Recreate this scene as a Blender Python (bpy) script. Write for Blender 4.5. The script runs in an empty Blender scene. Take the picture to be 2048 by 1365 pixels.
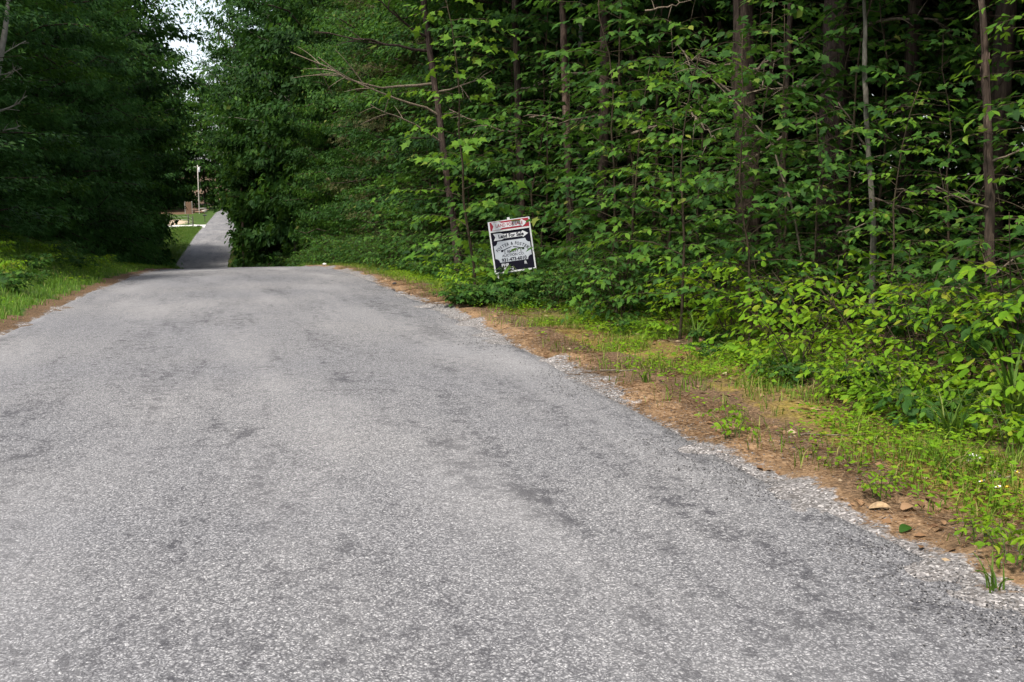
import bpy, math
import numpy as np
from mathutils import Matrix, Vector, Euler

# ------------------------------------------------------------------ camera, sky, sun, exposure
scene = bpy.context.scene
COL = scene.collection
PSI, TH, FPX = math.radians(15.2), math.radians(8.6), 2000.0
CAM = np.array([0.0, 0.0, 1.6])
cam_data = bpy.data.cameras.new('camera')
cam_data.sensor_width = 36.0
cam_data.lens = FPX / 2048 * 36
cam_data.clip_start, cam_data.clip_end = 0.05, 3000
cam = bpy.data.objects.new('camera', cam_data)
cam.location = CAM
cam.rotation_euler = (math.radians(90) - TH, 0, -PSI)
COL.objects.link(cam)
scene.camera = cam

SUN_EL, SUN_AZ = math.radians(62), math.radians(232)       # azimuth clockwise from +Y, where the sun stands
world = bpy.data.worlds.new('World'); scene.world = world; world.use_nodes = True
wn = world.node_tree; bg = wn.nodes['Background']
sky = wn.nodes.new('ShaderNodeTexSky'); sky.sky_type = 'NISHITA'; sky.sun_disc = False
sky.sun_elevation, sky.sun_rotation = SUN_EL, SUN_AZ
sky.air_density, sky.dust_density, sky.ozone_density = 1.0, 2.5, 1.0
veil = wn.nodes.new('ShaderNodeHueSaturation'); veil.inputs['Saturation'].default_value = .5     # thin white cloud
wn.links.new(sky.outputs[0], veil.inputs['Color']); wn.links.new(veil.outputs[0], bg.inputs[0]); bg.inputs[1].default_value = 0.115
sl = bpy.data.lights.new('sun', 'SUN'); sl.energy = 2.5; sl.angle = math.radians(9); sl.color = (1, 0.95, 0.86)
so = bpy.data.objects.new('sun', sl)
sd = Vector((math.cos(SUN_EL) * math.sin(SUN_AZ), math.cos(SUN_EL) * math.cos(SUN_AZ), math.sin(SUN_EL)))
so.rotation_euler = sd.to_track_quat('Z', 'Y').to_euler(); so.location = sd * 60
COL.objects.link(so)
vs = scene.view_settings
vs.view_transform = 'Standard'; vs.look = 'None'; vs.gamma = 1; vs.use_curve_mapping = False; vs.exposure = 1.42
scene.render.engine = 'CYCLES'
cy = scene.cycles
cy.max_bounces = 8; cy.diffuse_bounces = 5; cy.transmission_bounces = 5; cy.glossy_bounces = 2
cy.use_denoising = True

# ------------------------------------------------------------------ layout maths
_F = np.array([math.sin(PSI) * math.cos(TH), math.cos(PSI) * math.cos(TH), -math.sin(TH)])
_R = np.array([math.cos(PSI), -math.sin(PSI), 0.0]); _U = np.cross(_R, _F)

def at(px, py, depth):
    return CAM + depth * (_F + _R * (px - 1024) / FPX + _U * (682.5 - py) / FPX)

def pxl(p):
    d = np.asarray(p) - CAM; k = d @ _F
    return 1024 + FPX * (d @ _R) / k, 682.5 - FPX * (d @ _U) / k, k

def hash2(i, j, seed):
    h = (i * 374761393 + j * 668265263 + seed * 982451653) & 0xFFFFFFFF
    h = ((h ^ (h >> 13)) * 1274126177) & 0xFFFFFFFF
    return ((h ^ (h >> 16)) & 0xFFFF) / 65535.0

def vnoise(x, y, seed=0):
    x = np.asarray(x, float); y = np.asarray(y, float)
    i = np.floor(x).astype(np.int64); j = np.floor(y).astype(np.int64)
    u = x - i; v = y - j; u = u * u * (3 - 2 * u); v = v * v * (3 - 2 * v)
    a = hash2(i, j, seed); b = hash2(i + 1, j, seed); c = hash2(i, j + 1, seed); d = hash2(i + 1, j + 1, seed)
    return (a * (1 - u) + b * u) * (1 - v) + (c * (1 - u) + d * u) * v

def _smooth_profile(pts, w):
    ys = np.arange(-120, 1200, 1.0)
    v = np.interp(ys, [p[0] for p in pts], [p[1] for p in pts])
    k = np.hanning(w + 2)[1:-1]; k /= k.sum()
    return ys, np.convolve(np.pad(v, w // 2, mode='edge'), k, 'valid')[:len(ys)]

_zp = [(-120, -1.0), (-40, -.2)] + [(y, -.00085 * y * y) for y in range(0, 62, 2)] + [
    (75, -4.9), (90, -6.5), (105, -7.4), (115, -7.35), (126, -7.0), (138, -6.2), (155, -5.0), (180, -4.3),
    (191, -3.8), (217, -3.0), (280, -2.3), (350, 0), (600, 6), (1200, 20)]
_cp = [(-120, 0), (62, 0), (90, -2.2), (112, -4.3), (126, -4.4), (138, -3.9), (155, -3.26), (180, -2.6), (191, -2.1), (217, -1.5),
       (280, 1.5), (350, 12), (500, 45), (1200, 60)]
_zy, _zv = _smooth_profile(_zp, 9); _cy, _cv = _smooth_profile(_cp, 15)
def zr(y): return np.interp(y, _zy, _zv)
def cx(y): return np.interp(y, _cy, _cv)

def sst(a, b, x):
    t = np.clip((x - a) / (b - a), 0, 1); return t * t * (3 - 2 * t)

def edge_wobble(u, y):
    """how far the verge creeps over the road edge"""
    n = vnoise(y * 1.9, u * .9, 3) * .5 + vnoise(y * 5.0, u * 2.2, 4) * .34 + vnoise(y * 13, u * 13, 5) * .16
    n2 = vnoise(y * .35, np.sign(u) * 7.0, 9)
    return (n - .5) * .17 + (n2 - .5) * .035

def ground_z(x, y):
    x = np.asarray(x, float); y = np.asarray(y, float)
    u = x - cx(y); au = np.abs(u)
    near = 1 - sst(60, 110, y)
    base = zr(y) - .012 * np.minimum(au, 3.3)
    lip = -.05 + .085 * sst(2.45, 3.35, au)
    z = base + lip + edge_wobble(u, y) * sst(2.2, 2.9, au) * (1 - sst(3.6, 4.6, au))
    n = (vnoise(x * .7, y * .7, 11) - .5) * .14 + (vnoise(x * 2.7, y * 2.7, 12) - .5) * .05 + (vnoise(x * 9, y * 9, 17) - .5) * .015
    z = z + n * sst(3.3, 5.0, au)
    # right: the woods floor rises a little
    z = z + np.where(u > 0, .07 * np.clip(u - 4.2, 0, 6) * near, 0)
    # left: grass bank that runs out over the crest
    bank = 1.25 * (1 - sst(24, 47, y)) * sst(-30, -5, y) + .25 * (1 - sst(47, 100, y)) * sst(20, 40, y)
    z = z + np.where(u < 0, bank * sst(3.2, 6.6, au), 0)
    # far rolling land
    far = sst(14, 90, au)
    z = z + far * (vnoise(x * .012, y * .012, 15) * 9 - 2)
    return z

def ground_at(px, py):
    r = _F + _R * (px - 1024) / FPX + _U * (682.5 - py) / FPX
    t = 2.0
    while t < 260:
        p = CAM + r * t
        if p[2] < ground_z(p[0], p[1]): return p
        t += .02 + t * .002
    return p

# ------------------------------------------------------------------ mesh helpers
def mk_mesh(name, V, faces, mats=(), mat_idx=None, smooth=True):
    """faces: list of int arrays (n,3) or (n,4)"""
    me = bpy.data.meshes.new(name)
    V = np.ascontiguousarray(V, np.float32)
    faces = [np.asarray(f, np.int32) for f in faces if len(f)]
    me.vertices.add(len(V)); me.vertices.foreach_set('co', V.ravel())
    tot = np.concatenate([np.full(len(f), f.shape[1], np.int32) for f in faces])
    loops = np.concatenate([f.ravel() for f in faces])
    me.loops.add(len(loops)); me.loops.foreach_set('vertex_index', loops)
    me.polygons.add(len(tot))
    me.polygons.foreach_set('loop_start', np.concatenate([[0], np.cumsum(tot)[:-1]]).astype(np.int32))
    for m in mats: me.materials.append(m)
    if mat_idx is not None: me.polygons.foreach_set('material_index', np.asarray(mat_idx, np.int32))
    me.polygons.foreach_set('use_smooth', np.full(len(tot), bool(smooth)))
    me.update(calc_edges=True)
    return me

def link(name, me, parent=None, **props):
    o = bpy.data.objects.new(name, me); COL.objects.link(o)
    if parent is not None: o.parent = parent
    for k, v in props.items(): o[k] = v
    return o

def thing(name, label, category, loc=(0, 0, 0), group=None, rot=None, scale=None):
    o = link(name, None, label=label, category=category)
    o.empty_display_size = .2
    o.location = [float(c) for c in loc]
    if rot is not None: o.rotation_euler = rot
    if scale is not None: o.scale = scale if hasattr(scale, '__len__') else (scale,) * 3
    if group: o['group'] = group
    return o

def copy_tree(src, loc, rotz, scale, label=None, group=None):
    r = src.copy(); COL.objects.link(r)
    r.location = [float(c) for c in loc]; r.rotation_euler = (0, 0, rotz); r.scale = (scale,) * 3 if not hasattr(scale, '__len__') else scale
    if label: r['label'] = label
    if group: r['group'] = group
    for ch in src.children:
        c = ch.copy(); COL.objects.link(c); c.parent = r
    return r

class MB:
    """collects vertices and faces for one mesh"""
    def __init__(s): s.V = []; s.T = []; s.Q = []; s.n = 0
    def add(s, V, T=None, Q=None):
        V = np.asarray(V, float)
        if T is not None and len(T): s.T.append(np.asarray(T) + s.n)
        if Q is not None and len(Q): s.Q.append(np.asarray(Q) + s.n)
        s.V.append(V); s.n += len(V)
    def box(s, x0, x1, y0, y1, z0, z1, M=None):
        V = np.array([[x, y, z] for x in (x0, x1) for y in (y0, y1) for z in (z0, z1)], float)
        if M is not None: V = V @ np.array(M.to_3x3()).T + np.array(M.translation)
        s.add(V, Q=[[0, 1, 3, 2], [4, 6, 7, 5], [0, 4, 5, 1], [2, 3, 7, 6], [0, 2, 6, 4], [1, 5, 7, 3]])
    def tube(s, P, R, sides=6, cap=True, ridges=None):
        P = np.asarray(P, float); R = np.broadcast_to(np.asarray(R, float), (len(P),))
        T = np.gradient(P, axis=0); T /= np.linalg.norm(T, axis=1)[:, None] + 1e-9
        ref = np.array([1.0, 0, 0]) if abs(T[0][0]) < .8 else np.array([0, 1.0, 0])
        A = np.cross(T, ref); A /= np.linalg.norm(A, axis=1)[:, None] + 1e-9
        B = np.cross(T, A)
        a = np.linspace(0, 2 * np.pi, sides, endpoint=False)
        rr = R[:, None] * np.ones(sides)[None]
        if ridges is not None: rr = rr * ridges
        V = P[:, None] + rr[..., None] * (np.cos(a)[None, :, None] * A[:, None] + np.sin(a)[None, :, None] * B[:, None])
        n = len(P); i = np.arange(n - 1)[:, None] * sides; j = np.arange(sides)[None]; j2 = (j + 1) % sides
        Q = np.stack([i + j, i + j2, i + sides + j2, i + sides + j], -1).reshape(-1, 4)
        V = V.reshape(-1, 3)
        if cap:
            V = np.vstack([V, P[-1] + T[-1] * R[-1] * .3]); k = len(V) - 1; b = (n - 1) * sides
            s.add(V, T=np.stack([b + np.arange(sides), b + (np.arange(sides) + 1) % sides, np.full(sides, k)], -1), Q=Q)
        else: s.add(V, Q=Q)
    def mesh(s, name, mat, smooth=True):
        f = []
        if s.T: f.append(np.concatenate(s.T))
        if s.Q: f.append(np.concatenate(s.Q))
        return mk_mesh(name, np.concatenate(s.V), f, [mat], smooth=smooth)

def nrm(a): return a / (np.linalg.norm(a, axis=-1, keepdims=True) + 1e-9)

# leaf outlines: x along the blade (length 1), y across, z up
def _mirror(mid, side):
    pass
OV8 = (np.array([[0, 0, 0], [.36, 0, -.035], [.7, 0, -.04], [1.02, 0, -.12], [.22, .2, .03], [.55, .27, .03], [.82, .14, -.02],
                 [.22, -.2, .03], [.55, -.27, .03], [.82, -.14, -.02]]),
       np.array([[0, 1, 4], [1, 5, 4], [1, 2, 5], [2, 6, 5], [2, 3, 6], [0, 7, 1], [1, 7, 8], [1, 8, 2], [2, 8, 9], [2, 9, 3]]))
OV4 = (np.array([[0, 0, 0], [.5, 0, -.03], [1, 0, -.1], [.45, .27, .04], [.45, -.27, .04]]),
       np.array([[0, 1, 3], [1, 2, 3], [0, 4, 1], [1, 4, 2]]))
OV2 = (np.array([[0, 0, 0], [.45, .28, .03], [1, 0, -.08], [.45, -.28, .03]]), np.array([[0, 2, 1], [0, 3, 2]]))
_mo = [(0, 0), (-.04, .3), (.2, .26), (.34, .56), (.48, .24), (1, 0), (.48, -.24), (.34, -.56), (.2, -.26), (-.04, -.3)]
MAPLE = (np.array([[.3, 0, 0]] + [[x, y, -.1 * (x * x + y * y * 1.4)] for x, y in _mo]),
         np.array([[0, 1 + (k + 1) % 10, 1 + k] for k in range(10)])[:, [0, 2, 1]])
NEEDLE = (np.array([[0, 0, 0], [.5, .13, .02], [1, 0, -.06], [.5, -.13, .02]]), np.array([[0, 2, 1], [0, 3, 2]]))
SPRAY = (np.array([[0, 0, 0], [.55, .05, 0], [1, 0, -.08], [.55, -.05, 0], [.15, .0, 0], [.55, .42, -.04], [.4, .1, 0], [.55, -.42, -.04], [.4, -.1, 0]]),
         np.array([[0, 2, 1], [0, 3, 2], [4, 6, 5], [4, 7, 8]]))

def leaf_arrays(shape, pos, dr, up, size, width=None):
    sv, st = shape
    dr = nrm(dr); side = nrm(np.cross(up, dr)); upn = np.cross(dr, side)
    w = np.ones(len(pos)) if width is None else width
    V = (pos[:, None] + size[:, None, None] * (sv[None, :, 0:1] * dr[:, None] + sv[None, :, 1:2] * w[:, None, None] * side[:, None] + sv[None, :, 2:3] * upn[:, None]))
    T = st[None] + (np.arange(len(pos)) * len(sv))[:, None, None]
    return V.reshape(-1, 3), T.reshape(-1, 3)

def leaf_mesh(name, shape, L, mat):
    V, T = leaf_arrays(shape, *L)
    return mk_mesh(name, V, [T], [mat], smooth=True)

# ------------------------------------------------------------------ materials
def nodes_of(m): return m.node_tree.nodes, m.node_tree.links
def new_mat(name):
    m = bpy.data.materials.new(name); m.use_nodes = True; return m

def ramp(nt, stops):
    r = nt.new('ShaderNodeValToRGB'); e = r.color_ramp.elements
    while len(e) < len(stops): e.new(.5)
    for k, (p, c) in enumerate(stops): e[k].position = p; e[k].color = (*c, 1)
    return r

def leaf_mat(name, stops, trans=.35, tcol=(.16, .26, .02), rough=.6, spec=.1):
    m = new_mat(name); n, l = nodes_of(m); bs = n['Principled BSDF']; out = n['Material Output']
    geo = n.new('ShaderNodeNewGeometry'); oi = n.new('ShaderNodeObjectInfo')
    ad = n.new('ShaderNodeMath'); ad.operation = 'ADD'; l.new(geo.outputs['Random Per Island'], ad.inputs[0]); l.new(oi.outputs['Random'], ad.inputs[1])
    fr = n.new('ShaderNodeMath'); fr.operation = 'FRACT'; l.new(ad.outputs[0], fr.inputs[0])
    r = ramp(n, stops); l.new(fr.outputs[0], r.inputs[0])
    tc = n.new('ShaderNodeTexCoord'); no = n.new('ShaderNodeTexNoise'); no.inputs['Scale'].default_value = 1.3; no.inputs['Detail'].default_value = 1
    l.new(tc.outputs['Object'], no.inputs['Vector'])
    hs = n.new('ShaderNodeHueSaturation'); l.new(r.outputs[0], hs.inputs['Color'])
    mr = n.new('ShaderNodeMapRange'); mr.inputs['To Min'].default_value = .7; mr.inputs['To Max'].default_value = 1.3
    l.new(no.outputs[0], mr.inputs[0]); l.new(mr.outputs[0], hs.inputs['Value'])
    l.new(hs.outputs[0], bs.inputs['Base Color'])
    bs.inputs['Roughness'].default_value = rough; bs.inputs['Specular IOR Level'].default_value = spec
    tr = n.new('ShaderNodeBsdfTranslucent')
    mx2 = n.new('ShaderNodeMix'); mx2.data_type = 'RGBA'; mx2.inputs['Factor'].default_value = .5
    l.new(hs.outputs[0], mx2.inputs[6]); mx2.inputs[7].default_value = (*tcol, 1)
    l.new(mx2.outputs[2], tr.inputs['Color'])
    mx = n.new('ShaderNodeMixShader'); mx.inputs[0].default_value = trans
    l.new(bs.outputs[0], mx.inputs[1]); l.new(tr.outputs[0], mx.inputs[2]); l.new(mx.outputs[0], out.inputs['Surface'])
    return m

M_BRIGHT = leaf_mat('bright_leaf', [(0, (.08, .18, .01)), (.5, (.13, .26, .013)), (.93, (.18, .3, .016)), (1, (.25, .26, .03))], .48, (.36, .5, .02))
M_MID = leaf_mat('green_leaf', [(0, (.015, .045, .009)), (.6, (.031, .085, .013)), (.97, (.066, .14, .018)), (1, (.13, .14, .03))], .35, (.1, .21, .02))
M_LIT = leaf_mat('sunlit_green_leaf', [(0, (.045, .115, .012)), (.6, (.075, .165, .015)), (.97, (.11, .2, .02)), (1, (.16, .17, .03))], .4, (.18, .3, .02))  # sunlight put into the colour: lighter green for saplings at the lit clumps
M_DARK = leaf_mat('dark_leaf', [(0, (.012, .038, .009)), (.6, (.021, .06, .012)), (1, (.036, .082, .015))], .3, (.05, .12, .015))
M_CEDAR = leaf_mat('cedar_leaf', [(0, (.036, .105, .026)), (.7, (.06, .155, .034)), (1, (.09, .185, .04))], .35, (.1, .23, .04), .6)
M_BROWNCEDAR = leaf_mat('browning_cedar_leaf', [(0, (.05, .05, .018)), (.5, (.045, .065, .018)), (1, (.09, .065, .03))], .2, (.08, .09, .02), .6)
M_GRASS = leaf_mat('grass_blade', [(0, (.045, .1, .014)), (.6, (.075, .15, .02)), (.9, (.11, .17, .03)), (1, (.26, .22, .09))], .35, (.16, .25, .02))
M_BANKGRASS = leaf_mat('bank_grass_blade', [(0, (.06, .14, .016)), (.6, (.1, .2, .025)), (.9, (.14, .22, .04)), (1, (.3, .26, .11))], .4, (.2, .32, .03))
M_VERGEGRASS = leaf_mat('verge_grass_blade', [(0, (.06, .12, .014)), (.5, (.11, .19, .02)), (.8, (.16, .22, .03)), (1, (.32, .26, .1))], .4, (.22, .3, .02))
M_DEADLEAF = leaf_mat('dead_leaf', [(0, (.1, .055, .03)), (.5, (.2, .115, .06)), (.85, (.3, .19, .11)), (1, (.42, .33, .22))], .15, (.2, .12, .05), .7)
M_NEEDLE = leaf_mat('pine_needle', [(0, (.12, .06, .03)), (.5, (.23, .135, .066)), (1, (.34, .24, .15))], .05, (.3, .15, .05), .7)

def bark_mat(name, c0, c1, c2, scale=9, stretch=.12, bump=.6):
    m = new_mat(name); n, l = nodes_of(m); bs = n['Principled BSDF']
    tc = n.new('ShaderNodeTexCoord'); mp = n.new('ShaderNodeMapping'); mp.inputs['Scale'].default_value = (1, 1, stretch)
    l.new(tc.outputs['Object'], mp.inputs[0])
    no = n.new('ShaderNodeTexNoise'); no.inputs['Scale'].default_value = scale * 3; no.inputs['Detail'].default_value = 6; no.inputs['Roughness'].default_value = .65
    l.new(mp.outputs[0], no.inputs['Vector'])
    n2 = n.new('ShaderNodeTexNoise'); n2.inputs['Scale'].default_value = 2.2; n2.inputs['Detail'].default_value = 3; l.new(tc.outputs['Object'], n2.inputs['Vector'])
    r = ramp(n, [(.32, c0), (.52, c1), (.7, c2)]); l.new(no.outputs[0], r.inputs[0])
    mx = n.new('ShaderNodeMix'); mx.data_type = 'RGBA'; mx.blend_type = 'MULTIPLY'; mx.inputs['Factor'].default_value = .6
    r2 = ramp(n, [(.3, (.55, .6, .5)), (.7, (1.1, 1, .95))]); l.new(n2.outputs[0], r2.inputs[0])
    l.new(r.outputs[0], mx.inputs[6]); l.new(r2.outputs[0], mx.inputs[7]); l.new(mx.outputs[2], bs.inputs['Base Color'])
    bp = n.new('ShaderNodeBump'); bp.inputs['Strength'].default_value = bump; bp.inputs['Distance'].default_value = .02
    l.new(no.outputs[0], bp.inputs['Height']); l.new(bp.outputs[0], bs.inputs['Normal'])
    bs.inputs['Roughness'].default_value = .9; bs.inputs['Specular IOR Level'].default_value = .15
    return m

M_BARK = bark_mat('brown_bark', (.015, .011, .008), (.042, .03, .023), (.09, .067, .052))
M_CEDARBARK = bark_mat('shaggy_red_brown_bark', (.017, .012, .01), (.048, .034, .028), (.11, .08, .066), 12, .05, .9)
M_PINEBARK = bark_mat('plated_pine_bark', (.03, .019, .014), (.085, .058, .046), (.15, .108, .088), 7, .4, .9)
M_GREYBARK = bark_mat('pale_grey_bark', (.05, .048, .038), (.13, .122, .1), (.24, .225, .19), 6, .3, .3)
M_TWIG = bark_mat('twig_bark', (.025, .02, .012), (.05, .038, .024), (.085, .068, .045), 14, .3, .2)
M_DEADWOOD = bark_mat('dead_wood', (.06, .05, .037), (.15, .12, .09), (.26, .22, .17), 14, .2, .2)
M_GREENSTEM = bark_mat('green_stem', (.05, .08, .02), (.08, .11, .03), (.12, .14, .05), 10, .3, .1)

def plain(name, col, rough=.5, metal=0, var=.12, scale=25):
    m = new_mat(name); n, l = nodes_of(m); bs = n['Principled BSDF']
    tc = n.new('ShaderNodeTexCoord'); no = n.new('ShaderNodeTexNoise'); no.inputs['Scale'].default_value = scale; no.inputs['Detail'].default_value = 5
    l.new(tc.outputs['Object'], no.inputs['Vector'])
    a = [max(0, c * (1 - var)) for c in col]; b = [min(1, c * (1 + var)) for c in col]
    r = ramp(n, [(.35, a), (.65, b)]); l.new(no.outputs[0], r.inputs[0]); l.new(r.outputs[0], bs.inputs['Base Color'])
    bs.inputs['Roughness'].default_value = rough; bs.inputs['Metallic'].default_value = metal
    return m

# road: worn chip seal
def road_material():
    m = new_mat('chip_seal_road'); n, l = nodes_of(m); bs = n['Principled BSDF']
    tc = n.new('ShaderNodeTexCoord'); co = tc.outputs['Object']
    def noise(scale, detail=3, vec=None, rough=.55):
        t = n.new('ShaderNodeTexNoise'); t.inputs['Scale'].default_value = scale; t.inputs['Detail'].default_value = detail
        t.inputs['Roughness'].default_value = rough; l.new(vec or co, t.inputs['Vector']); return t.outputs[0]
    def madd(a, k, b):
        t = n.new('ShaderNodeMath'); t.operation = 'MULTIPLY_ADD'; l.new(a, t.inputs[0]); t.inputs[1].default_value = k
        if hasattr(b, 'links'): l.new(b, t.inputs[2])
        else: t.inputs[2].default_value = b
        return t.outputs[0]
    def mix(fac, a, b, mode='MIX'):
        t = n.new('ShaderNodeMix'); t.data_type = 'RGBA'; t.blend_type = mode
        if hasattr(fac, 'links'): l.new(fac, t.inputs['Factor'])
        else: t.inputs['Factor'].default_value = fac
        for v, sck in ((a, 6), (b, 7)):
            if hasattr(v, 'links'): l.new(v, t.inputs[sck])
            else: t.inputs[sck].default_value = (*v, 1)
        return t.outputs[2]
    def mr(v, a, b, c=0, d=1):
        t = n.new('ShaderNodeMapRange'); l.new(v, t.inputs[0])
        for k, q in zip(('From Min', 'From Max', 'To Min', 'To Max'), (a, b, c, d)): t.inputs[k].default_value = q
        return t.outputs[0]
    # warped cells so that the chips are not evenly sized
    wv = n.new('ShaderNodeTexNoise'); wv.inputs['Scale'].default_value = 22; wv.inputs['Detail'].default_value = 2; l.new(co, wv.inputs['Vector'])
    wm = n.new('ShaderNodeVectorMath'); wm.operation = 'MULTIPLY_ADD'; l.new(wv.outputs['Color'], wm.inputs[0]); wm.inputs[1].default_value = (.05, .05, .05); l.new(co, wm.inputs[2])
    vo = n.new('ShaderNodeTexVoronoi'); vo.inputs['Scale'].default_value = 88; l.new(wm.outputs[0], vo.inputs['Vector'])
    sep = n.new('ShaderNodeSeparateColor'); l.new(vo.outputs['Color'], sep.inputs[0])
    stone = ramp(n, [(0, (.1, .098, .104)), (.3, (.23, .225, .228)), (.75, (.33, .323, .324)), (.95, (.4, .39, .39)), (1, (.48, .47, .46))])
    l.new(sep.outputs[0], stone.inputs[0])
    grit = noise(150, 3, None, .7)
    c = mix(mr(vo.outputs['Distance'], .28, .58, 0, .75), stone.outputs[0], (.06, .06, .064))
    c = mix(mr(grit, .53, .68, 0, .75), c, (.07, .068, .07))
    # places where chips are lost and bitumen shows, drawn out along the wheel paths
    mp = n.new('ShaderNodeMapping'); mp.inputs['Scale'].default_value = (1.7, .3, 1); l.new(co, mp.inputs[0])
    big = noise(.9, 5, mp.outputs[0], .62); mid = noise(4.5, 5, mp.outputs[0], .7); fine = noise(42, 4, None, .78)
    clus = noise(8, 8, None, .78)
    sm = madd(big, 1.3, madd(mid, .8, madd(clus, 2.2, madd(fine, 1.8, 0.0))))
    c = mix(mr(sm, 3.14, 3.42, 0, .9), c, (.046, .045, .05))
    wa = n.new('ShaderNodeAttribute'); wa.attribute_name = 'wear'
    sm = madd(wa.outputs['Fac'], .34, sm)
    sm2 = madd(noise(.5, 3, mp.outputs[0]), 1.2, madd(fine, .5, 0.0))
    c = mix(mr(sm2, .8, 1.15, 0, .35), c, (.33, .32, .315))
    tr = ramp(n, [(.3, (.8, .81, .85)), (.7, (1.06, 1.05, 1.04))]); l.new(noise(.22, 3), tr.inputs[0])
    c = mix(1.0, c, tr.outputs[0], 'MULTIPLY')
    l.new(c, bs.inputs['Base Color'])
    bs.inputs['Roughness'].default_value = .9; bs.inputs['Specular IOR Level'].default_value = .25
    h = madd(vo.outputs['Distance'], -.8, madd(fine, .9, madd(grit, .5, 0.0)))
    bp = n.new('ShaderNodeBump'); bp.inputs['Strength'].default_value = .8; bp.inputs['Distance'].default_value = .007
    l.new(h, bp.inputs['Height']); l.new(bp.outputs[0], bs.inputs['Normal'])
    return m
M_ROAD = road_material()

def ground_material():
    m = new_mat('verge_and_woods_floor'); n, l = nodes_of(m); bs = n['Principled BSDF']
    tc = n.new('ShaderNodeTexCoord'); co = tc.outputs['Object']
    def attr(a):
        t = n.new('ShaderNodeAttribute'); t.attribute_name = a; return t.outputs['Fac']
    def noise(scale, detail=4, rough=.6):
        t = n.new('ShaderNodeTexNoise'); t.inputs['Scale'].default_value = scale; t.inputs['Detail'].default_value = detail; t.inputs['Roughness'].default_value = rough
        l.new(co, t.inputs['Vector']); return t.outputs[0]
    def mix(fac, a, b):
        t = n.new('ShaderNodeMix'); t.data_type = 'RGBA'; l.new(fac, t.inputs['Factor'])
        l.new(a, t.inputs[6]); l.new(b, t.inputs[7]); return t.outputs[2]
    def rmp(v, stops):
        r = ramp(n, stops); l.new(v, r.inputs[0]); return r.outputs[0]
    zv = n.new('ShaderNodeValue'); zv.outputs[0].default_value = 0; zero = zv.outputs[0]
    fine = noise(45, 4, .7); mid = noise(6, 5, .65); broad = noise(1.3, 4)
    litter = rmp(fine, [(.3, (.035, .023, .014)), (.5, (.09, .058, .034)), (.68, (.19, .125, .075))])
    needles = rmp(fine, [(.3, (.075, .046, .026)), (.5, (.18, .112, .06)), (.7, (.29, .2, .12))])
    moss = rmp(fine, [(.3, (.07, .05, .014)), (.5, (.16, .115, .028)), (.7, (.24, .19, .06))])
    grass = rmp(fine, [(.3, (.02, .04, .009)), (.5, (.04, .075, .015)), (.7, (.075, .11, .025))])
    vo = n.new('ShaderNodeTexVoronoi'); vo.inputs['Scale'].default_value = 85; l.new(co, vo.inputs['Vector'])
    sep = n.new('ShaderNodeSeparateColor'); l.new(vo.outputs['Color'], sep.inputs[0])
    gravel = rmp(sep.outputs[0], [(0, (.07, .065, .06)), (.4, (.13, .122, .12)), (.8, (.2, .192, .19)), (1, (.38, .36, .35))])
    sand = rmp(mid, [(.3, (.34, .25, .17)), (.7, (.52, .42, .32))])
    def soft(a, b, v):
        t = n.new('ShaderNodeMapRange'); t.inputs['From Min'].default_value = a; t.inputs['From Max'].default_value = b; l.new(v, t.inputs[0]); return t.outputs[0]
    def madd(v, k, w):
        t = n.new('ShaderNodeMath'); t.operation = 'MULTIPLY_ADD'; l.new(v, t.inputs[0]); t.inputs[1].default_value = k; l.new(w, t.inputs[2]); return t.outputs[0]
    n2 = noise(2.6, 5, .7); n15 = noise(16, 4, .7)
    tex = madd(n2, .55, madd(mid, .45, madd(n15, .5, zero)))       # about .75 on average
    def layer(c, name, col, bias, k=1.0, w=.1):
        return mix(soft(bias - w, bias + w, madd(attr(name), k, tex)), c, col)
    c = layer(litter, 'grass', grass, 1.25)
    c = layer(c, 'moss', moss, 1.32, 1.0, .12)
    c = layer(c, 'needles', needles, 1.26, 1.0, .09)
    c = layer(c, 'gravel', gravel, 1.24, 1.0, .05)
    c = layer(c, 'sand', sand, 1.2)
    r = rmp(broad, [(.3, (.8, .8, .8)), (.7, (1.15, 1.12, 1.1))])
    t = n.new('ShaderNodeMix'); t.data_type = 'RGBA'; t.blend_type = 'MULTIPLY'; t.inputs['Factor'].default_value = 1
    l.new(c, t.inputs[6]); l.new(r, t.inputs[7]); l.new(t.outputs[2], bs.inputs['Base Color'])
    bs.inputs['Roughness'].default_value = .95; bs.inputs['Specular IOR Level'].default_value = .12
    bp = n.new('ShaderNodeBump'); bp.inputs['Strength'].default_value = .8; bp.inputs['Distance'].default_value = .012
    l.new(madd(mid, 1.5, fine), bp.inputs['Height']); l.new(bp.outputs[0], bs.inputs['Normal'])
    return m
M_GROUND = ground_material()
M_WHITE = plain('white_painted_metal', (.52, .52, .52), .55, 0, .08)
M_SIGNWHITE = plain('white_sign_face', (.5, .5, .52), .6, 0, .05, 6)
M_SIGNRED = plain('red_sign_ink', (.24, .004, .018), .6, 0, .06)
M_SIGNBLACK = plain('black_sign_ink', (.006, .005, .012), .7, 0, .1)
M_SIGNBLACK.node_tree.nodes['Principled BSDF'].inputs['Specular IOR Level'].default_value = .1
M_PLAQUE = plain('pale_grey_sign_ink', (.36, .38, .415), .6, 0, .1, 5)
M_DRIVE = plain('pale_gravel', (.5, .48, .46), .9, 0, .2, 6)
M_POST = plain('weathered_dark_post', (.05, .042, .036), .9, 0, .3, 14)
M_BOARD = plain('brown_boards', (.17, .1, .06), .85, 0, .25, 8)
M_POLE = plain('pale_weathered_pole', (.34, .31, .27), .85, 0, .15, 6)
M_DARKMETAL = plain('dark_metal', (.04, .04, .045), .5, .5, .2)
M_WIRE = plain('galvanised_wire', (.35, .35, .35), .5, .6, .1)
M_BLEACHED = plain('bleached_wood', (.27, .25, .215), .85, 0, .2, 9)
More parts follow.
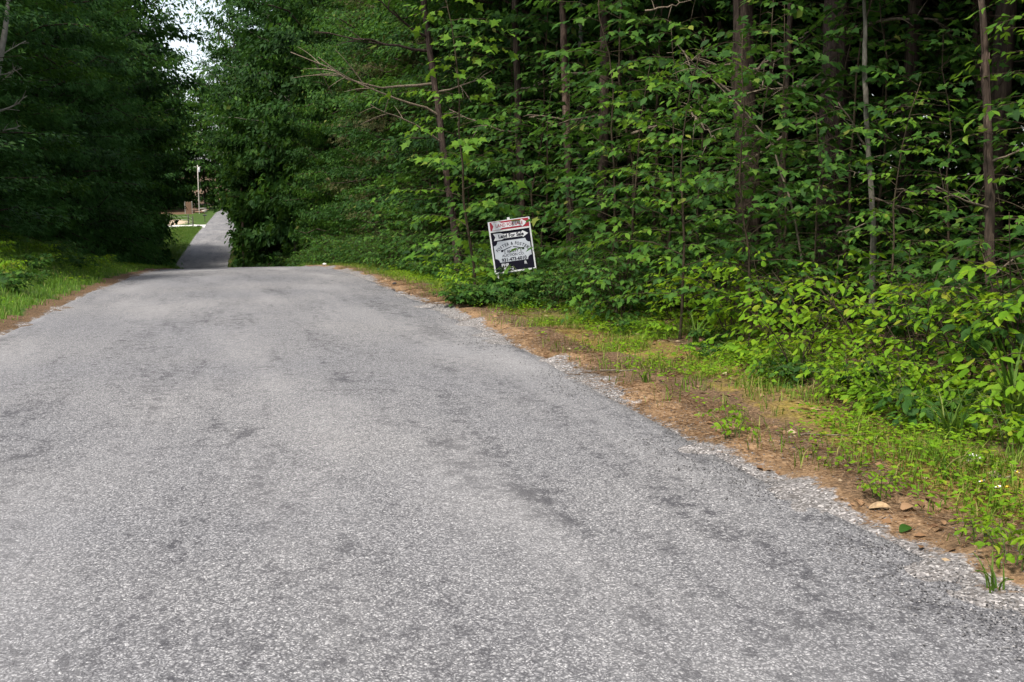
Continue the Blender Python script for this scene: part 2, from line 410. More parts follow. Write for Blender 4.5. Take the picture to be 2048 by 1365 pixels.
M_TANLEAF = plain('tan_leaf', (.24, .16, .085), .8, 0, .35, 40)
M_STONE = leaf_mat('loose_stone', [(0, (.045, .043, .043)), (.5, (.1, .096, .097)), (.9, (.16, .154, .152)), (1, (.33, .31, .3))], 0, (.2, .2, .2), .85, .2)
M_PETAL = plain('white_petal', (.8, .8, .76), .6, 0, .03)
M_YELLOW = plain('yellow_petal', (.75, .42, .02), .6, 0, .1)

# ------------------------------------------------------------------ ground and road
def axis(parts):
    return np.unique(np.concatenate([np.arange(a, b, s) for a, b, s in parts]).round(4))
us = axis([(-420, -60, 24), (-60, -14, 3), (-14, -7, .5), (-7, -3.7, .15), (-3.7, -2.3, .06), (-2.3, 2.3, .6), (2.3, 3.9, .04), (3.9, 5.6, .1), (5.6, 12, .4), (12, 40, 2.5), (40, 441, 25)])
ys = axis([(-110, -10, 8), (-10, 1.5, .6), (1.5, 3.5, .1), (3.5, 13, .045), (13, 24, .08), (24, 50, .3), (50, 130, 1), (130, 240, 1.6), (240, 420, 10), (420, 1101, 45)])
gu, gy = np.meshgrid(us, ys)
gx = gu + cx(gy)
gz = ground_z(gx, gy)
nu, ny = len(us), len(ys)
def grid_quads(nu, ny):
    i = np.arange(ny - 1)[:, None] * nu + np.arange(nu - 1)[None]
    return np.stack([i, i + 1, i + nu + 1, i + nu], -1).reshape(-1, 4)
gme = mk_mesh('ground', np.stack([gx, gy, gz], -1).reshape(-1, 3), [grid_quads(nu, ny)], [M_GROUND])
def fattr(me, name, vals):
    a = me.attributes.new(name, 'FLOAT', 'POINT'); a.data.foreach_set('value', np.ascontiguousarray(vals, np.float32).ravel())
R_ = gu > 0; AU = np.abs(gu)
w1 = vnoise(gy * .45, gu * .8, 21); w2 = vnoise(gy * 1.7, gu * 2.5, 22)
lush = sst(9, 20, gy)
grass_m = np.where(R_, (.42 + .3 * lush) * sst(3.5, 4.0, AU + .3 * (w2 - .5)) * (1 - sst(4.6, 5.6, AU)), 1.0 * sst(3.05, 3.5, AU + .4 * (w2 - .5)) * (1 - .9 * sst(6.4, 7.5, AU)))
clear = ((gu < -3.0) & (gy > 138)) * (1 - sst(26, 34, AU)) * (1 - sst(206, 214, gy))
grass_m = np.maximum(grass_m, clear)
grass_m = np.maximum(grass_m, sst(70, 100, gy) * (AU < 6.5))
moss_m = np.where(R_, (.5 + .35 * w1) * sst(3.3, 3.8, AU + .4 * (w1 - .5)) * (1 - sst(4.3, 5.0, AU)) * (1 - .6 * lush), 0)
need_m = np.where(R_, .6 * sst(2.7, 3.05, AU) * (1 - .75 * sst(3.12, 3.75, AU + .6 * (w2 - .5))) * (1 - sst(4.4, 5.4, AU)), .26 * sst(2.7, 3.0, AU) * (1 - sst(3.05, 3.35, AU)))
grav_m = np.where(R_, .7 * (1 - sst(2.8, 3.5, AU + .5 * (w1 - .5))), .5 * (1 - sst(2.9, 3.2, AU)))
su = gx + 14; sv_ = gy - 186
sand_m = np.clip(1.1 - np.sqrt((su / 8.0) ** 2 + (sv_ / 11.0) ** 2), 0, .6) * (gy > 150) * (gu < -3.2)
for nme, v in (('grass', grass_m), ('moss', moss_m), ('needles', need_m), ('gravel', grav_m), ('sand', sand_m)): fattr(gme, nme, v)
link('ground', gme, kind='structure')

rus = axis([(-3.0, -2.4, .12), (-2.4, 2.4, .2), (2.4, 3.01, .1)])
rys = axis([(-100, -6, 4), (-6, 2, .5), (2, 25, .12), (25, 60, .5), (60, 300, 1.5), (300, 700, 10)])
ru, ry = np.meshgrid(rus, rys)
rz = zr(ry) - .012 * np.abs(ru) + (vnoise(ru * 1.3, ry * .7, 31) - .5) * .018
rz = np.where(np.abs(ru) > 2.95, rz - .12, rz)
link('road', mk_mesh('road', np.stack([ru + cx(ry) + (vnoise(ry * .8, np.sign(ru) * 3, 33) - .5) * .1 * (np.abs(ru) > 2.3), ry, rz], -1).reshape(-1, 3), [grid_quads(len(rus), len(rys))], [M_ROAD]), kind='structure')

rw = np.exp(-((np.abs(ru) - 1.5) / .5) ** 2) * np.where(ru < 0, 1.45, .8) + .75 * np.exp(-((ru + 2.5) / .4) ** 2)
fattr(bpy.data.objects['road'].data, 'wear', rw)
# driveway at the far clearing
dp = np.linspace(0, 1, 24); dcen = np.stack([cx(176) - 2.7 - dp * 22, 176 - 3 * dp + 2.5 * np.sin(dp * 2)], -1)
DV = []
for k, (x, y) in enumerate(dcen):
    w = 2.0 + 1.6 * math.exp(-dp[k] * 14)
    for s in np.linspace(-1, 1, 7): DV.append((x, y + s * w, 0))
DV = np.array(DV); DV[:, 2] = ground_z(DV[:, 0], DV[:, 1]) + .06
link('driveway', mk_mesh('driveway', DV, [grid_quads(7, 24)], [M_DRIVE]), kind='structure')

# ------------------------------------------------------------------ plant growers
def grow_shrub(seed, H=1.4, stems=5, spread=.6, branches=9, blen=.6, twig=.22, leaf=.075, gap=.05, t0=.15, droop=.25, lean=0, flat=.35, tilt=.3, up=.35, nst=7):
    """returns (stem MB, leaf arrays); leaves sit alternately along flat sprays"""
    r = np.random.default_rng(seed); mb = MB(); P = []; D = []; N = []; S = []
    for s in range(stems):
        az = s * 2.4 + r.uniform(0, 1); sp = spread * r.uniform(.4, 1)
        h = H * r.uniform(.7, 1.0) if stems > 1 else H
        t = np.linspace(0, 1, nst)
        base = np.array([math.cos(az), math.sin(az), 0]) * .05 * (stems > 1)
        pts = base + np.stack([math.cos(az) * sp * t ** 1.6, math.sin(az) * sp * t ** 1.6, h * t - .12 * sp * t ** 3], -1)
        pts[:, 0] += lean * t + np.cumsum(r.normal(0, .02 * H / 2, nst)); pts[:, 1] += np.cumsum(r.normal(0, .02 * H / 2, nst))
        rad = (.006 + .0045 * H) * (1 - .8 * t)
        pts0 = pts.copy(); pts0[0, 2] -= .15
        mb.tube(pts0, rad, 5)
        for b in range(branches):
            tb = t0 + (1 - t0) * (b + r.uniform(0, 1)) / branches
            o = np.array([np.interp(tb, t, pts[:, k]) for k in range(3)])
            a = az * .5 + b * 2.4 + r.uniform(-.5, .5)
            L = blen * r.uniform(.55, 1.1) * (1.15 - .65 * tb)
            e = r.uniform(.1, .6) * up / .35
            q = np.linspace(0, 1, 6)
            d = np.array([math.cos(a), math.sin(a), 0])
            bp = o + d * (L * q)[:, None] + np.array([0, 0, 1.0]) * (L * (math.tan(e) * q - droop * q ** 2.2))[:, None]
            bp[1:] += r.normal(0, .012 * L, (5, 3))
            mb.tube(bp, .0032 * (1 + L) * (1 - .75 * q), 4)
            side = np.array([-d[1], d[0], 0])
            nt = max(2, int(L / (twig * .55)))
            for k in range(nt + 1):
                if k < nt:
                    q0 = .22 + .74 * (k + r.uniform(.2, .8)) / nt; sg = 1 if k % 2 else -1
                    td = nrm(d * r.uniform(.45, .9) + side * sg * r.uniform(.6, 1) + np.array([0, 0, r.uniform(-.15, .2)]))
                    TL = twig * r.uniform(.6, 1.15) * (1.1 - .5 * q0)
                else:
                    q0 = 1; td = nrm(bp[-1] - bp[-2]); TL = twig * r.uniform(.6, 1)
                to = np.array([np.interp(q0, q, bp[:, c]) for c in range(3)])
                nl = max(2, int(TL / gap)); x = (np.arange(nl) + .4) / nl
                lp = to + td * (TL * x)[:, None]; lp[:, 2] -= droop * .35 * TL * x ** 2
                if TL > .1: mb.tube(np.vstack([to, lp[-1]]), [.0016, .0009], 3, cap=False)
                tsd = np.cross([0, 0, 1.0], td); sg = np.where(np.arange(nl) % 2, 1, -1)
                ld = td * r.uniform(.35, .9, (nl, 1)) + tsd * (sg * r.uniform(.6, 1, nl))[:, None] + np.stack([np.zeros(nl), np.zeros(nl), r.uniform(-.95, .05, nl)], -1)
                ld[-1] = td + [0, 0, -.45]
                P.append(lp); D.append(ld)
                N.append(np.array([0, 0, .8]) + .5 * nrm(lp * [1, 1, 0] + 1e-4) + r.normal(0, tilt, (nl, 3))); S.append(leaf * r.uniform(.55, 1.15, nl) * (.75 + .35 * np.sin(x * 2.6)))
    return mb, (np.concatenate(P), np.concatenate(D), np.concatenate(N), np.concatenate(S))

def grow_tree(seed, H, base, branches, blen, nleaf, leaf, trunk_r, prof='oval', droop=.2, up=.3, cl=.4, flat=.35, clump=14, tilt=.35, lean=(0, 0), bend=.25):
    """trunk MB, limb MB, leaf arrays"""
    r = np.random.default_rng(seed); tb = MB(); lb = MB()
    t = np.linspace(0, 1, 14)
    tp = np.stack([lean[0] * t + bend * np.sin(t * 3 + r.uniform(0, 6)) * t, lean[1] * t + bend * np.sin(t * 2.6 + r.uniform(0, 6)) * t, H * .97 * t], -1)
    tp[0, 2] = -.4
    tr = trunk_r * (1 - .88 * t) * (1 + .5 * np.exp(-t * H / .35))
    tb.tube(tp, tr, 10)
    P = []; D = []; N = []; S = []
    per = nleaf / branches
    for b in range(branches):
        f = (b + r.uniform(0, 1)) / branches; z = base + (H - base) * f * .97
        o = np.array([np.interp(z / H, t, tp[:, k]) for k in range(3)])
        if prof == 'oval': w = math.sqrt(max(.05, 1 - (2 * f - .85) ** 2 / 1.35))
        elif prof == 'cone': w = 1.05 - .9 * f
        else: w = 1.0 - .55 * f ** 2
        L = blen * w * r.uniform(.65, 1.15); a = b * 2.4 + r.uniform(-.4, .4); d = np.array([math.cos(a), math.sin(a), 0])
        e = up * r.uniform(.4, 1.6) + .5 * f
        q = np.linspace(0, 1, 7)
        bp = o + d * (L * q)[:, None] + np.array([0, 0, 1.0]) * (L * (math.tan(min(e, 1.1)) * q - droop * q ** 2))[:, None]
        bp[1:] += r.normal(0, .03 * L, (6, 3))
        lb.tube(bp, trunk_r * .3 * (L / blen) * (1 - .85 * q) + .004, 4)
        side = np.array([-d[1], d[0], 0])
        n = int(per * (.4 + .6 * L / blen)); nc = max(2, n // clump)
        qc = np.sqrt(r.uniform(.06, 1, nc)); sgn = r.uniform(-1, 1, nc) * cl * L * (.35 + .65 * np.sin(np.minimum(qc, 1) * 2.6))
        cc = np.stack([np.interp(qc, q, bp[:, k]) for k in range(3)], -1) + side * sgn[:, None]
        cc[:, 2] -= .25 * np.abs(sgn) * droop + r.normal(0, .1 * L * .5, nc) * flat
        cdir = nrm(d * r.uniform(.4, 1, (nc, 1)) + side * np.sign(sgn)[:, None] * r.uniform(.2, .9, (nc, 1)))
        rc = np.sqrt(leaf) * r.uniform(.6, 1.25, nc)
        idx = np.repeat(np.arange(nc), clump); m = len(idx)
        off = r.normal(0, .55, (m, 3)) * rc[idx][:, None]; off[:, 2] *= flat
        P.append(cc[idx] + off)
        D.append(cdir[idx] + r.normal(0, .55, (m, 3)) + [0, 0, -.6])
        N.append(np.array([0, 0, .8]) + r.normal(0, tilt, (m, 3)) + d * .6); S.append(leaf * r.uniform(.55, 1.2, m))
    return tb, lb, (np.concatenate(P), np.concatenate(D), np.concatenate(N), np.concatenate(S))

def make_tree(name, label, cat, seed, shape, lmat, bark, group=None, **kw):
    tb, lb, L = grow_tree(seed, **kw)
    root = thing(name, label, cat, (0, 0, 0), group)
    link('trunk', tb.mesh('trunk', bark), root)
    link('branches', lb.mesh('branches', bark), root)
    link('crown', leaf_mesh('crown', shape, L, lmat), root)
    return root

RNG = np.random.default_rng(5)
def gpos(x, y, sink=0.0): return (x, y, float(ground_z(x, y)) - sink)

# ------------------------------------------------------------------ the woods: tree prototypes and placements
class Proto:
    """makes the thing itself the first time, then copies of it and its parts"""
    def __init__(s, *a, **k): s.a = a; s.k = k; s.o = None
    def place(s, loc, rot, sc, label=None, group=None, name=None):
        if s.o is None:
            s.o = make_tree(*s.a, **s.k); o = s.o
            o.location = [float(c) for c in loc]; o.rotation_euler = (0, 0, rot); o.scale = sc if hasattr(sc, '__len__') else (sc,) * 3
            if label: o['label'] = label
            if group: o['group'] = group
            return o
        return copy_tree(s.o, loc, rot, sc, label, group)

LBL_L = 'tall dark evergreen in the dense wall of trees along the left bank'
LBL_LD = 'dark leafy broadleaf tree standing among the evergreens on the left bank'
cedars = [Proto('cedar_tree', LBL_L, 'evergreen tree', 100 + k, SPRAY, M_CEDAR, M_CEDARBARK, H=12.5, base=.2, branches=90, blen=3.1, nleaf=27000, leaf=.27, trunk_r=.16,
                prof='cone' if k else 'col', droop=.32, up=.12, cl=.4, clump=12, flat=.4) for k in range(3)]
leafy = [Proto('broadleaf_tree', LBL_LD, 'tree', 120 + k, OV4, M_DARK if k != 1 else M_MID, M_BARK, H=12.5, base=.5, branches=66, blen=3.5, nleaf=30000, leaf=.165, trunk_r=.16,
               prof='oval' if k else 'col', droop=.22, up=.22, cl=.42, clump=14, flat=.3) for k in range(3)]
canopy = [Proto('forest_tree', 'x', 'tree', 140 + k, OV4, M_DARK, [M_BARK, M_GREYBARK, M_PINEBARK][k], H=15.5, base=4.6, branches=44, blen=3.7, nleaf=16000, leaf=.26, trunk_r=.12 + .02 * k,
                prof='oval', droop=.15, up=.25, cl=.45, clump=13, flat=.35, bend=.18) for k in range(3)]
brown_cedar = Proto('cedar_tree', 'x', 'evergreen tree', 160, SPRAY, M_BROWNCEDAR, M_CEDARBARK, H=12, base=1.6, branches=74, blen=3.4, nleaf=22000, leaf=.24, trunk_r=.15, prof='oval', droop=.25, up=.15, cl=.4, clump=12, flat=.4)

far_leafy = [Proto('broadleaf_tree', 'x', 'tree', 180 + k, OV2, [M_DARK, M_MID][k], M_BARK, H=12.5, base=.4, branches=60, blen=3.5, nleaf=9500, leaf=.42, trunk_r=.15,
               prof='oval' if k else 'col', droop=.22, up=.22, cl=.45, clump=8, flat=.35, tilt=.5) for k in range(2)]
ORD = 'first second third fourth fifth sixth seventh eighth ninth tenth eleventh twelfth thirteenth fourteenth fifteenth sixteenth seventeenth eighteenth nineteenth twentieth'.split()
ORD += ['twenty-' + o for o in ORD[:9]] + ['thirtieth'] + ['thirty-' + o for o in ORD[:9]] + ['fortieth'] + ['forty-' + o for o in ORD[:9]] + ['fiftieth'] + ['fifty-' + o for o in ORD[:9]] + ['sixtieth'] + ['sixty-' + o for o in ORD[:9]]
# left wall (front row hugs the bank, then rows behind)
y = 23.5; k = 0; ne = nb_ = 0
while y < 134:
    front = cx(y) - 7.4 - .9 * RNG.uniform(-.4, 1) - 1.4 * (y < 24) - .9 * sst(50, 90, y)
    g_ = .78 + .35 * sst(28, 42, y) + .85 * sst(30, 95, y); w_ = RNG.uniform(.95, 1.15) * (1 + .28 * sst(40, 95, y))
    sc = (w_, w_, g_ * RNG.uniform(.9, 1.12))
    if k % 3 == 1:
        (leafy if y < 75 else far_leafy)[k // 3 % 2].place(gpos(front, y, .05), RNG.uniform(0, 6), sc, 'dark broadleaf tree of the left bank front row, %s along the road' % ORD[nb_], 'broadleaf trees on the left bank'); nb_ += 1
    else:
        cedars[k % 3 if k % 3 < 2 else 2].place(gpos(front, y, .05), RNG.uniform(0, 6), sc, 'tall dark evergreen of the left bank front row, %s along the road' % ORD[ne], 'evergreens along the left bank'); ne += 1
    y += RNG.uniform(2.5, 3.5) if y < 60 else RNG.uniform(3.6, 5); k += 1
cedars[1].place(gpos(-12.5, -3.5, .05), 2.0, (1.1, 1.1, 1.15), 'evergreen standing back from the road on the left, nearest to the photographer', 'evergreens along the left bank')
LBL_LB = 'tall tree standing behind the front row of the left bank trees'
y = 36.0; k = 0
while y < 140:
    for row in (12.5, 18):
        x = cx(y) - row - RNG.uniform(-1.2, 1.2)
        far_leafy[k % 2].place(gpos(x, y + RNG.uniform(-1.5, 1.5), .05), RNG.uniform(0, 6), (1.35, 1.35, RNG.uniform(1.3, 1.7) * (1 + .5 * sst(40, 100, y))), LBL_LB, 'trees behind the left bank row')
        k += 1
    y += 7.5

# right wall beyond the sign: leafy trees to the ground
LBL_R = 'leafy tree with low branches in the wall of woods on the right past the sign'
y = 22.0; k = 0
while y < 205:
    w_ = RNG.uniform(.9, 1.08) * (1 + .3 * sst(50, 100, y)); g_ = (1 + .95 * sst(25, 95, y)) * RNG.uniform(.9, 1.1)
    x = cx(y) + 7.2 + RNG.uniform(-.4, .9) + .6 * sst(60, 90, y) - 1.3 * sst(110, 150, y)
    (leafy if y < 75 else far_leafy)[[1, 0, 1][k % 3]].place(gpos(x, y, .05), RNG.uniform(0, 6), (w_, w_, g_), 'leafy tree of the right front row past the sign, %s along the road' % ORD[k], 'broadleaf trees along the right side past the sign')
    y += RNG.uniform(2.4, 3.4) if y < 70 else RNG.uniform(4.2, 6); k += 1
for q, (u_, y_) in enumerate(((6.0, 66), (6.2, 84), (6.4, 104), (-7.0, 72), (-7.2, 92), (6.2, 120), (6.4, 142))):
    canopy[q % 2].place(gpos(cx(y_) + u_, y_, .05), q * 1.7, (1.5, 1.5, 1.75), 'tall lacy tree leaning over the dip in the road, %s' % ['nearest on the right', 'second on the right', 'third on the right', 'nearer on the left', 'farther on the left', 'fourth on the right', 'fifth on the right'][q], 'tall trees over the dip')
lacy = Proto('forest_tree', 'x', 'tree', 171, OV4, M_MID, M_BARK, H=15.5, base=5.5, branches=40, blen=4.2, nleaf=3800, leaf=.3, trunk_r=.12, prof='oval', droop=.2, up=.3, cl=.45, clump=7, flat=.5, bend=.3)
for q, (u_, y_, z_) in enumerate(((-5.6, 98, 1.9), (4.6, 112, 1.9), (-5.8, 128, 2.1))):
    lacy.place(gpos(cx(y_) + u_, y_, .05), q * 2.1, (1.5, 1.5, z_), 'sparse tree whose twigs cross the sky gap over the road, %s along the road' % ORD[q], 'sparse trees in the sky gap')
LBL_RC = 'evergreen with thinning brownish green branches high above the roadside past the sign'
for (x, y, s, w_) in ((7.4, 33, .95, 'second'), (6.8, 39, 1.0, 'farthest'), (9.2, 28, 1.05, 'nearest')):
    brown_cedar.place(gpos(x, y, .05), RNG.uniform(0, 6), s, 'evergreen with thinning brownish green branches past the sign, %s of three' % w_, 'browning evergreens past the sign')

# interior of the right woods
LBL_I = 'tall straight tree deep in the shaded woods on the right'
k = 0
for y in np.arange(-4, 62, 3.9):
    for u in np.arange(8.8, 27, 3.6):
        xx = u + RNG.uniform(-1.2, 1.2); yy = y + RNG.uniform(-1.4, 1.4)
        if xx < 9.4 and yy > 26: continue
        canopy[k % 3].place(gpos(xx, yy, .05), RNG.uniform(0, 6), RNG.uniform(.85, 1.15), LBL_I, 'trees deep in the right woods'); k += 1
for y in np.arange(64, 205, 8):
    for u in (12.5, 18.5):
        far_leafy[k % 2].place(gpos(cx(y) + u + RNG.uniform(-1, 1), y + RNG.uniform(-2, 2), .05), RNG.uniform(0, 6), (1.4, 1.4, RNG.uniform(1.7, 2.2)), 'tall tree behind the front row of the right woods past the crest', 'trees behind the right woods front row'); k += 1

# far end of the road: tall woods behind the clearing and beyond the bend
LBL_F = 'distant leafy tree closing the view at the far end of the road'
for y in (222, 236, 252, 272):
    for u in np.arange(-62, 64, 8.0):
        x = cx(y) + u + RNG.uniform(-2, 2)
        if -5.5 < x - cx(y) < 5.0 and y < 260: continue
        far_leafy[k % 2].place(gpos(x, y + RNG.uniform(-4, 4), .05), RNG.uniform(0, 6), (1.7, 1.7, RNG.uniform(2.1, 2.7)), LBL_F, 'far trees at the end of the road'); k += 1
for y in np.arange(150, 218, 9):
    far_leafy[k % 2].place(gpos(cx(y) - 33 + RNG.uniform(-2, 2), y, .05), RNG.uniform(0, 6), 1.35, 'distant tree at the back of the sunlit clearing beside the driveway', 'trees behind the clearing'); k += 1

# ------------------------------------------------------------------ trunks one can tell apart at the roadside (right)
def big_trunk(name, label, cat, pts, radii, bark, sides=18, ridge=.12, freq=5, seed=0, crown=None, limbs=(), flare=.5, shaggy=0):
    """pts in world; the base is the first point, taken to the ground"""
    pts = np.asarray(pts, float)
    base = np.array([pts[0][0], pts[0][1], float(ground_z(pts[0][0], pts[0][1]))])
    root = thing(name, label, cat, base)
    h = np.concatenate([[0], np.cumsum(np.linalg.norm(np.diff(pts, axis=0), axis=1))])
    n = max(24, int(h[-1] / .12)); hh = np.linspace(0, h[-1], n)
    P = np.stack([np.interp(hh, h, pts[:, c]) for c in range(3)], -1) - base
    r = np.random.default_rng(seed)
    P[1:, :2] += np.cumsum(r.normal(0, .004, (n - 1, 2)), axis=0)
    P[0, 2] -= .35
    rad = np.interp(hh, h, radii) * (1 + flare * np.exp(-hh / .3))
    a = np.linspace(0, 2 * np.pi, sides, endpoint=False)
    rg = 1 + ridge * (vnoise(a[None] * freq / 2 + hh[:, None] * .5, hh[:, None] * 1.3 + 0 * a[None], 40 + seed) - .5) * 2
    rg += ridge * .8 * np.sin(a * freq + np.sin(hh * .8)[:, None] * 1.2)
    mb = MB(); mb.tube(P, rad, sides, ridges=rg)
    if shaggy:
        for _ in range(shaggy):       # loose strips of bark standing off the trunk
            i = r.integers(2, n - 8); aa = r.uniform(0, 6.28); L = r.integers(3, 7)
            s0 = P[i:i + L] + np.stack([np.cos(aa) * rad[i:i + L], np.sin(aa) * rad[i:i + L], 0 * rad[i:i + L]], -1) * np.linspace(1.03, 1.22, L)[::r.choice([-1, 1])][:, None]
            mb.tube(s0, .008, 3)
    link('trunk', mb.mesh('trunk', bark), root)
    for (t0, vec, R0) in limbs:
        o = np.array([np.interp(t0, hh, P[:, c]) for c in range(3)]); vec = np.array(vec, float)
        q = np.linspace(0, 1, 9)
        bp = o + vec * q[:, None]; bp[:, 2] += .12 * np.linalg.norm(vec) * np.sin(q * 3.1) * r.uniform(-1, .4)
        bp[1:] += np.cumsum(r.normal(0, .012 * np.linalg.norm(vec), (8, 3)), axis=0)
        lm = MB(); lm.tube(bp, R0 * (1 - .8 * q) + .003, 6)
        for _ in range(5):
            qq = r.uniform(.3, .95); oo = np.array([np.interp(qq, q, bp[:, c]) for c in range(3)])
            v = nrm(vec + r.normal(0, .6, 3) * np.linalg.norm(vec)) * np.linalg.norm(vec) * r.uniform(.15, .4)
            tt = np.linspace(0, 1, 5)[:, None]; tp = oo + v * tt + np.array([0, 0, -.15]) * np.linalg.norm(v) * tt ** 2
            lm.tube(tp, R0 * .4 * (1 - .8 * tt[:, 0]) + .0015, 4)
        link('branch', lm.mesh('branch', bark if (R0 >= .03 or bark is M_BLEACHED) else M_DEADWOOD), root)
    if crown is not None:
        _, lb, L = crown
        L = (L[0] + [P[-1][0] - 0, P[-1][1] - 0, 0], L[1], L[2], L[3])
        V = np.concatenate(lb.V) + [P[-1][0], P[-1][1], 0]; lb.V = [V]
        link('limbs', lb.mesh('limbs', bark), root)
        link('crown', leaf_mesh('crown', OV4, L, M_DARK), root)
    return root

def line_from(pa, pb, H=13):
    """a trunk line through two points, run down to the ground and up to height H"""
    a = np.array(pa); b = np.array(pb); lo, hi = (a, b) if a[2] < b[2] else (b, a)
    d = (hi - lo) / (hi[2] - lo[2])
    g = float(ground_z(lo[0], lo[1])); base = lo + d * (g - lo[2])
    mid = lo + d * (5.5 - lo[2]); top = mid + np.array([d[0] * .3, d[1] * .3, 1]) * (H - 5.5)
    return [base, lo if lo[2] > g + .3 else base + d * .5, mid, top]

def hi_crown(seed): return grow_tree(seed, H=14, base=7.2, branches=34, blen=3.0, nleaf=12000, leaf=.2, trunk_r=.12, prof='oval', droop=.15, up=.3, cl=.45, clump=13, flat=.35, bend=0)

lx = lambda v: tuple(_R * v[0] + _F * v[1] * np.array([1, 1, 0]) + np.array([0, 0, v[2]]))
D1 = 12.2
big_trunk('cedar_tree', 'thick old cedar trunk with shaggy red brown bark behind the bright shrubs on the right', 'evergreen tree',
          line_from(at(1662, 560, D1), at(1672, 20, D1 + .3)), [.2, .17, .13, .04], M_CEDARBARK, 22, .16, 6, 1, hi_crown(201), shaggy=60,
          limbs=[(2.3, lx((1.0, -.2, .35)), .02), (3.0, lx((-1.3, -.3, -.25)), .028), (2.6, lx((-.9, .3, .5)), .02), (3.6, lx((1.2, -.4, .1)), .025)])
big_trunk('forest_tree', 'dark trunk flaring at its foot, midway between the sign and the thick cedar trunk', 'tree',
          line_from(at(1494, 520, 13.0), at(1482, 30, 13.2)), [.22, .15, .12, .04], M_BARK, 18, .14, 5, 2, hi_crown(202), flare=.7, shaggy=14,
          limbs=[(3.1, lx((.9, -.2, .7)), .03), (2.7, lx((-.8, -.1, .6)), .02), (2.2, lx((1.0, -.1, .4)), .02), (3.3, lx((-.9, -.4, .1)), .02)])
big_trunk('pine_tree', 'straight pine trunk with plated reddish bark near the right edge of the photo', 'pine tree',
          line_from(at(1985, 600, 13.4), at(1966, 60, 13.6)), [.17, .14, .12, .04], M_PINEBARK, 18, .08, 7, 3, hi_crown(203), limbs=[(3.1, lx((.7, -.2, .1)), .015)])
big_trunk('forest_tree', 'slim grey brown trunk standing close behind the shrubs at the right edge', 'tree',
          [ground_at(1992, 720) * [1, 1, 0] + [.0, .35, float(ground_z(*ground_at(1992, 720)[:2]))], at(1990, 600, 8.6), at(1986, 430, 8.6), at(1978, 200, 8.7), at(1968, -20, 8.8), at(1950, -500, 9.2)], [.06, .045, .038, .03, .026, .016], M_BARK, 14, .14, 5, 4, shaggy=10,
          limbs=[(1.1, lx((.25, -.2, .35)), .009), (.8, lx((-.5, -.2, .25)), .008), (1.7, lx((-.6, -.3, .2)), .009), (2.1, lx((.5, -.3, .2)), .008)])
big_trunk('sapling', 'slender half dead sapling with whitish bark and bare side twigs right of the cedar trunk', 'dead sapling',
          [gpos(*at(1748, 560, 10.6)[:2]), at(1747, 470, 10.6), at(1738, 300, 10.6), at(1733, 180, 10.6), at(1732, 60, 10.7), at(1722, -90, 10.7)], [.036, .032, .028, .03, .022, .014], M_GREYBARK, 10, .15, 4, 5, flare=.3,
          limbs=[(1.5, lx((.42, -.1, -.12)), .008), (1.7, lx((-.3, -.1, .08)), .007), (1.9, lx((.4, 0, .1)), .007), (2.2, lx((.3, .1, -.1)), .006), (2.0, lx((-.36, -.1, .5)), .01), (1.25, lx((-.4, -.15, -.12)), .006)])
big_trunk('forest_tree', 'thin brown trunk between the flaring dark trunk and the thick cedar trunk', 'tree',
          line_from(at(1558, 520, 12.4), at(1582, 40, 12.6)), [.05, .042, .035, .02], M_BARK, 10, .1, 4, 6, hi_crown(204), limbs=[(2.3, lx((-.9, -.1, -.5)), .014), (2.9, lx((.5, -.1, .3)), .01)])
T7 = [('tall brown trunk rising behind the leaves a little right of the sign', 'forest_tree', 'tree', 1205, 500, 1212, 30, 16.6, .125, M_BARK),
      ('narrow brown trunk, second of three standing right of the sign', 'forest_tree', 'tree', 1258, 480, 1265, 30, 18.0, .1, M_BARK),
      ('reddish trunk, third of three standing right of the sign', 'forest_tree', 'tree', 1318, 480, 1312, 30, 18.4, .13, M_PINEBARK),
      ('slim reddish trunk seen above and just right of the sign', 'forest_tree', 'tree', 1136, 420, 1124, 60, 17.2, .085, M_PINEBARK),
      ('pale grey trunk showing high above the sign', 'forest_tree', 'tree', 1158, 420, 1162, 30, 21.0, .1, M_GREYBARK),
      ('dark trunk standing directly behind the sign', 'forest_tree', 'tree', 1046, 480, 1028, 30, 19.4, .1, M_BARK),
      ('thin trunk in deep shade between the cedar trunk and the pine', 'forest_tree', 'tree', 1868, 480, 1882, 30, 18.5, .09, M_BARK),
      ('straight dark trunk just left of the flaring dark trunk', 'forest_tree', 'tree', 1432, 420, 1448, 30, 17.6, .09, M_BARK),
      ('dark slanting cedar trunk left of the sign with bare limbs reaching over the verge', 'cedar_tree', 'evergreen tree', 905, 440, 850, 30, 21.5, .1, M_CEDARBARK)]
for q, (lb_, nm, ct, xa, ya, xb, yb, dd, rr, bk) in enumerate(T7):
    lim = [(3.0, lx((RNG.uniform(-1.4, -.6), -.3, RNG.uniform(-.3, .5))), .018), (3.8, lx((RNG.uniform(.5, 1.3), -.3, RNG.uniform(-.3, .5))), .018)]
    if q == 8: lim = [(3.6, lx((-2.2, -.8, 1.0)), .024), (4.3, lx((-3.0, -.5, .7)), .028), (3.0, lx((-1.4, -.9, .8)), .02), (5.0, lx((-2.4, -.8, .4)), .03), (4.1, lx((1.2, -.9, .4)), .02), (5.3, lx((-1.2, -1, .9)), .03)]
    big_trunk(nm, lb_, ct, line_from(at(xa, ya, dd), at(xb, yb, dd)), [rr * .9, rr * .72, rr * .6, rr * .3], bk, 14, .12, 5, 10 + q, hi_crown(210 + q), limbs=lim, shaggy=10 if bk is M_CEDARBARK else 0)

